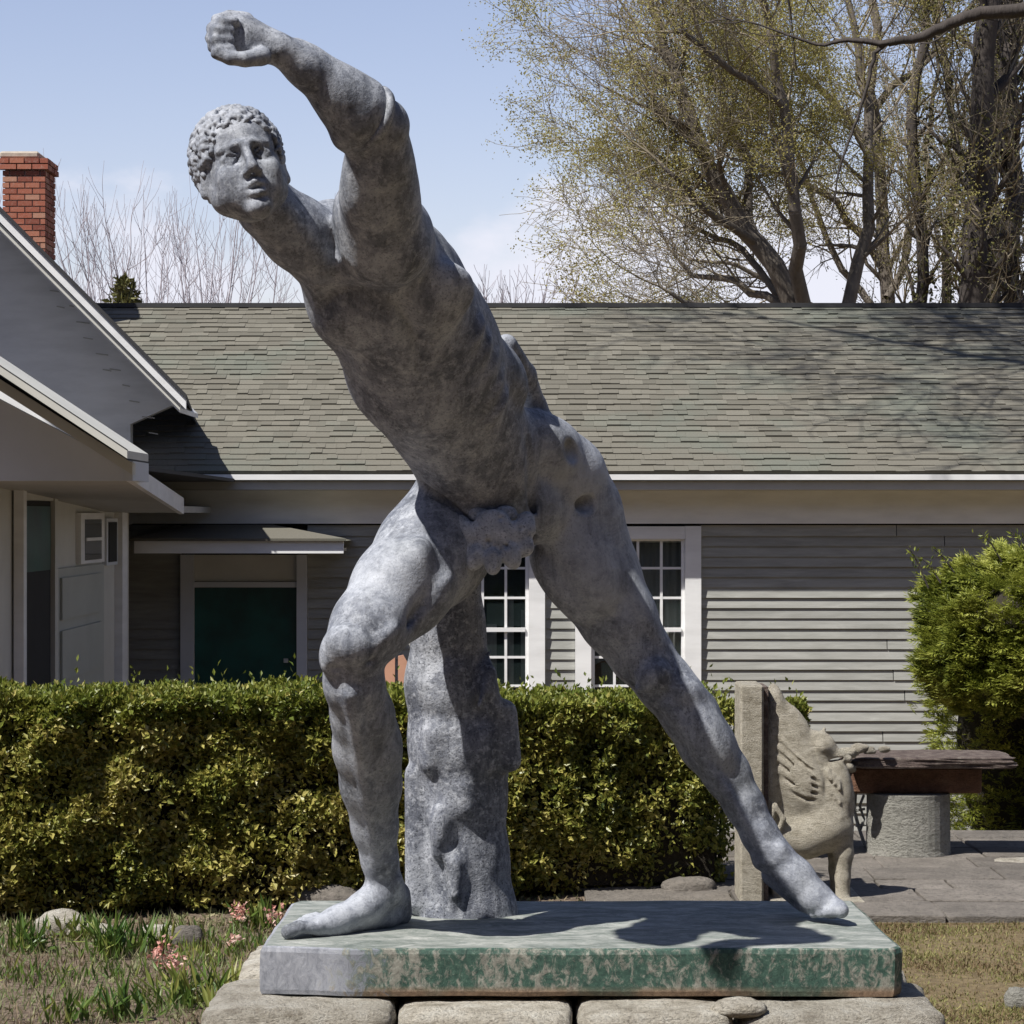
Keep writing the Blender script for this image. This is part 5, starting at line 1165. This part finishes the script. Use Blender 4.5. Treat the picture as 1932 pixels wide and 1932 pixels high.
# bare grey trees far beyond the roof
far = [(150, 46, 395, 'leftmost'), (235, 52, 400, 'second from left'), (300, 47, 372, 'tallest'), (370, 50, 392, 'fourth from left'), (430, 48, 420, 'rightmost')]
labs = ['hazy bare tree nearest the brick chimney', 'hazy bare tree behind the small evergreen tip', 'tallest of the hazy bare trees, left of the statue head', 'hazy bare tree below the statue head', 'hazy bare tree just left of the statue neck']
for i, (px_, Y_, pt, _) in enumerate(far):
    t = Tree(80 + i); x0_ = PX(px_, Y_); zt = PZ(pt, Y_); root = empty('bare_tree', (x0_, Y_, 0), label=labs[i], cat='tree', group='bare trees far behind the roof at left')
    for k in range(9):
        a = random.uniform(-.55, .55); b_ = random.uniform(-.3, .3); h = zt * random.uniform(.80, 1.0)
        t.limb([(x0_, Y_, -.5), (x0_ + a * h * .25, Y_ + b_, h * .45), (x0_ + a * h * .5, Y_ + b_ * 2, h * .90)], .036, .011, .75, 1.1, 1, .22, (4, 6), .10, .0055, start=.3)
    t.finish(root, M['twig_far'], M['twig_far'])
for i, (px_, pt) in enumerate(((925, 508), (985, 520))):
    Y_ = 60; t = Tree(90 + i); x0_ = PX(px_, Y_); zt = PZ(pt, Y_); root = empty('bare_tree', (x0_, Y_, 0), label=['small far bare tree just right of the statue back, over the ridge', 'small far bare tree at the left foot of the budding tree crown'][i], cat='tree', group='small bare trees far behind the ridge')
    for k in range(8):
        a = random.uniform(-.5, .5); t.limb([(x0_, Y_, -.5), (x0_ + a * 1.2, Y_, zt * .5), (x0_ + a * 2.4, Y_, zt * .85)], .05, .02, .5, .8, 1, .2, (3, 4), .1, .009, start=.4)
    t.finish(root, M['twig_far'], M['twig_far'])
# little evergreen tip
Y_ = 44; x0_ = PX(236, Y_); root = empty('small_evergreen', (x0_, Y_, 0), label='small dark evergreen tip poking over the roof ridge at left', cat='tree')
n = 2600; v = rng.random(n); z_ = 1 + v * (PZ(530, Y_) - 1); rr = (1 - v) ** .6 * .9 + .03; a = rng.uniform(0, 6.28, n); pc = np.stack([x0_ + np.cos(a) * rr * rng.random(n) ** .4, Y_ + np.sin(a) * rr, z_], 1)
link('foliage', fast_mesh('foliage', *quads_leaf(pc, rdir(n, (0, 0, .4)), rdir(n), rng.uniform(.10, .22, n), rng.uniform(.05, .09, n))), root, M['ivy'])
MB().tube([(x0_, Y_, -.5), (x0_, Y_, PZ(540, Y_))], [.08, .02], 6).build('trunk', M['bark_dark'], root)
# big tree standing out of the picture to the right, throwing its shadow on the roof
t = Tree(33); tx, ty = 5.6, 14.5
root = empty('overhanging_tree', (tx, ty, -.3), label='dark bare branch reaching in from the top right, from a tree outside the picture', cat='tree')
kw = dict(every=.20, L=1.6, depth=2, kids=(5, 6), minr=.0065, up=.02)
t.limb([(tx, ty, -.5), (tx, ty, 2), (tx - .1, ty + .1, 4.2), (tx - .5, ty + .8, 6.5), (tx - 1.0, ty + 1.2, 9)], .26, .09, 1.4, 1.5, 2, .1, (3, 4), .15, .006, start=.6)
for pts, r0_ in (([(5.4, 14.7, 5.0), (4.0, 15.5, 6.2), (2.4, 16.4, 7.5), (.8, 17.2, 8.1), (-.4, 17.6, 8.6)], .10), ([(5.2, 15.0, 5.8), (3.9, 16.6, 7.4), (2.2, 17.8, 8.3), (.9, 18.2, 8.8)], .10),
                 ([(5.1, 15.3, 6.4), (3.6, 16.0, 8.4), (1.8, 16.8, 9.8), (.4, 17.2, 10.4)], .09), ([(5.5, 14.6, 4.4), (4.6, 16.0, 5.6), (3.2, 17.2, 6.7), (2.0, 18.2, 7.2)], .08), ([(4.7, 15.6, 8), (3.4, 17.4, 9.2), (2.0, 18.4, 9.8)], .08), ([(5.0, 15.6, 5.5), (3.6, 17.6, 6.6), (2.4, 19.0, 7.4), (1.3, 19.9, 7.9)], .08)):
    t.limb(pts, r0_, .025, **kw)
# the limb seen in the frame
yb = 14.0
kw = dict(every=.5, L=.55, depth=1, kids=(2, 3), minr=.005, up=.05)
t.limb([(5.45, 14.4, 4.0), (3.6, 14.1, 4.35), P(2010, -30, yb), P(1932, 18, yb), P(1850, 24, yb), P(1790, 45, yb), P(1740, 70, yb), P(1660, 83, yb), P(1600, 76, yb), P(1540, 84, yb)], .055, .010, start=.4, **kw)
t.limb([P(1672, 82, yb), P(1650, 100, yb), P(1640, 150, yb), P(1622, 210, yb), P(1600, 270, yb), P(1585, 315, yb)], .014, .007, every=.4, L=.35, depth=1, kids=(2, 3), minr=.0045, up=-.02)
t.finish(root, M['bark_dark'], M['bark_dark'])

# ------------------------------------------------------------------ unseen wood added behind the camera to block low sky light
root = None
n = 16000; a = rng.uniform(R(-205), R(25), n); rr = 17 + np.abs(rng.normal(0, 1.2, n)) + 1.5 * np.sin(a * 9); z_ = rng.random(n) ** .9 * (10.5 + 1.8 * np.sin(a * 14) + 1.2 * np.sin(a * 31))
pc = np.stack([np.cos(a) * rr, 4 + np.sin(a) * rr, z_], 1)
o = link('sky_block_wood', fast_mesh('sky_block_wood', *quads_leaf(pc, rdir(n), rdir(n), rng.uniform(.7, 1.3, n), rng.uniform(.5, .9, n))), None, M['wood'])
tag(o, 'added dark evergreen belt, unseen behind the viewpoint, blocking low sky light', 'wood', kind='stuff')

n = 9000; a = rng.uniform(R(15), R(165), n); rr = 75 + rng.normal(0, 3, n); z_ = rng.random(n) * (4.4 + .9 * np.sin(a * 23)); pc = np.stack([np.cos(a) * rr, np.sin(a) * rr, z_], 1)
o = link('distant_trees', fast_mesh('distant_trees', *quads_leaf(pc, rdir(n), rdir(n), rng.uniform(1.0, 2.0, n), rng.uniform(.7, 1.3, n))), None, M['wood'])
tag(o, 'distant low belt of trees beyond the houses', 'wood', kind='stuff')
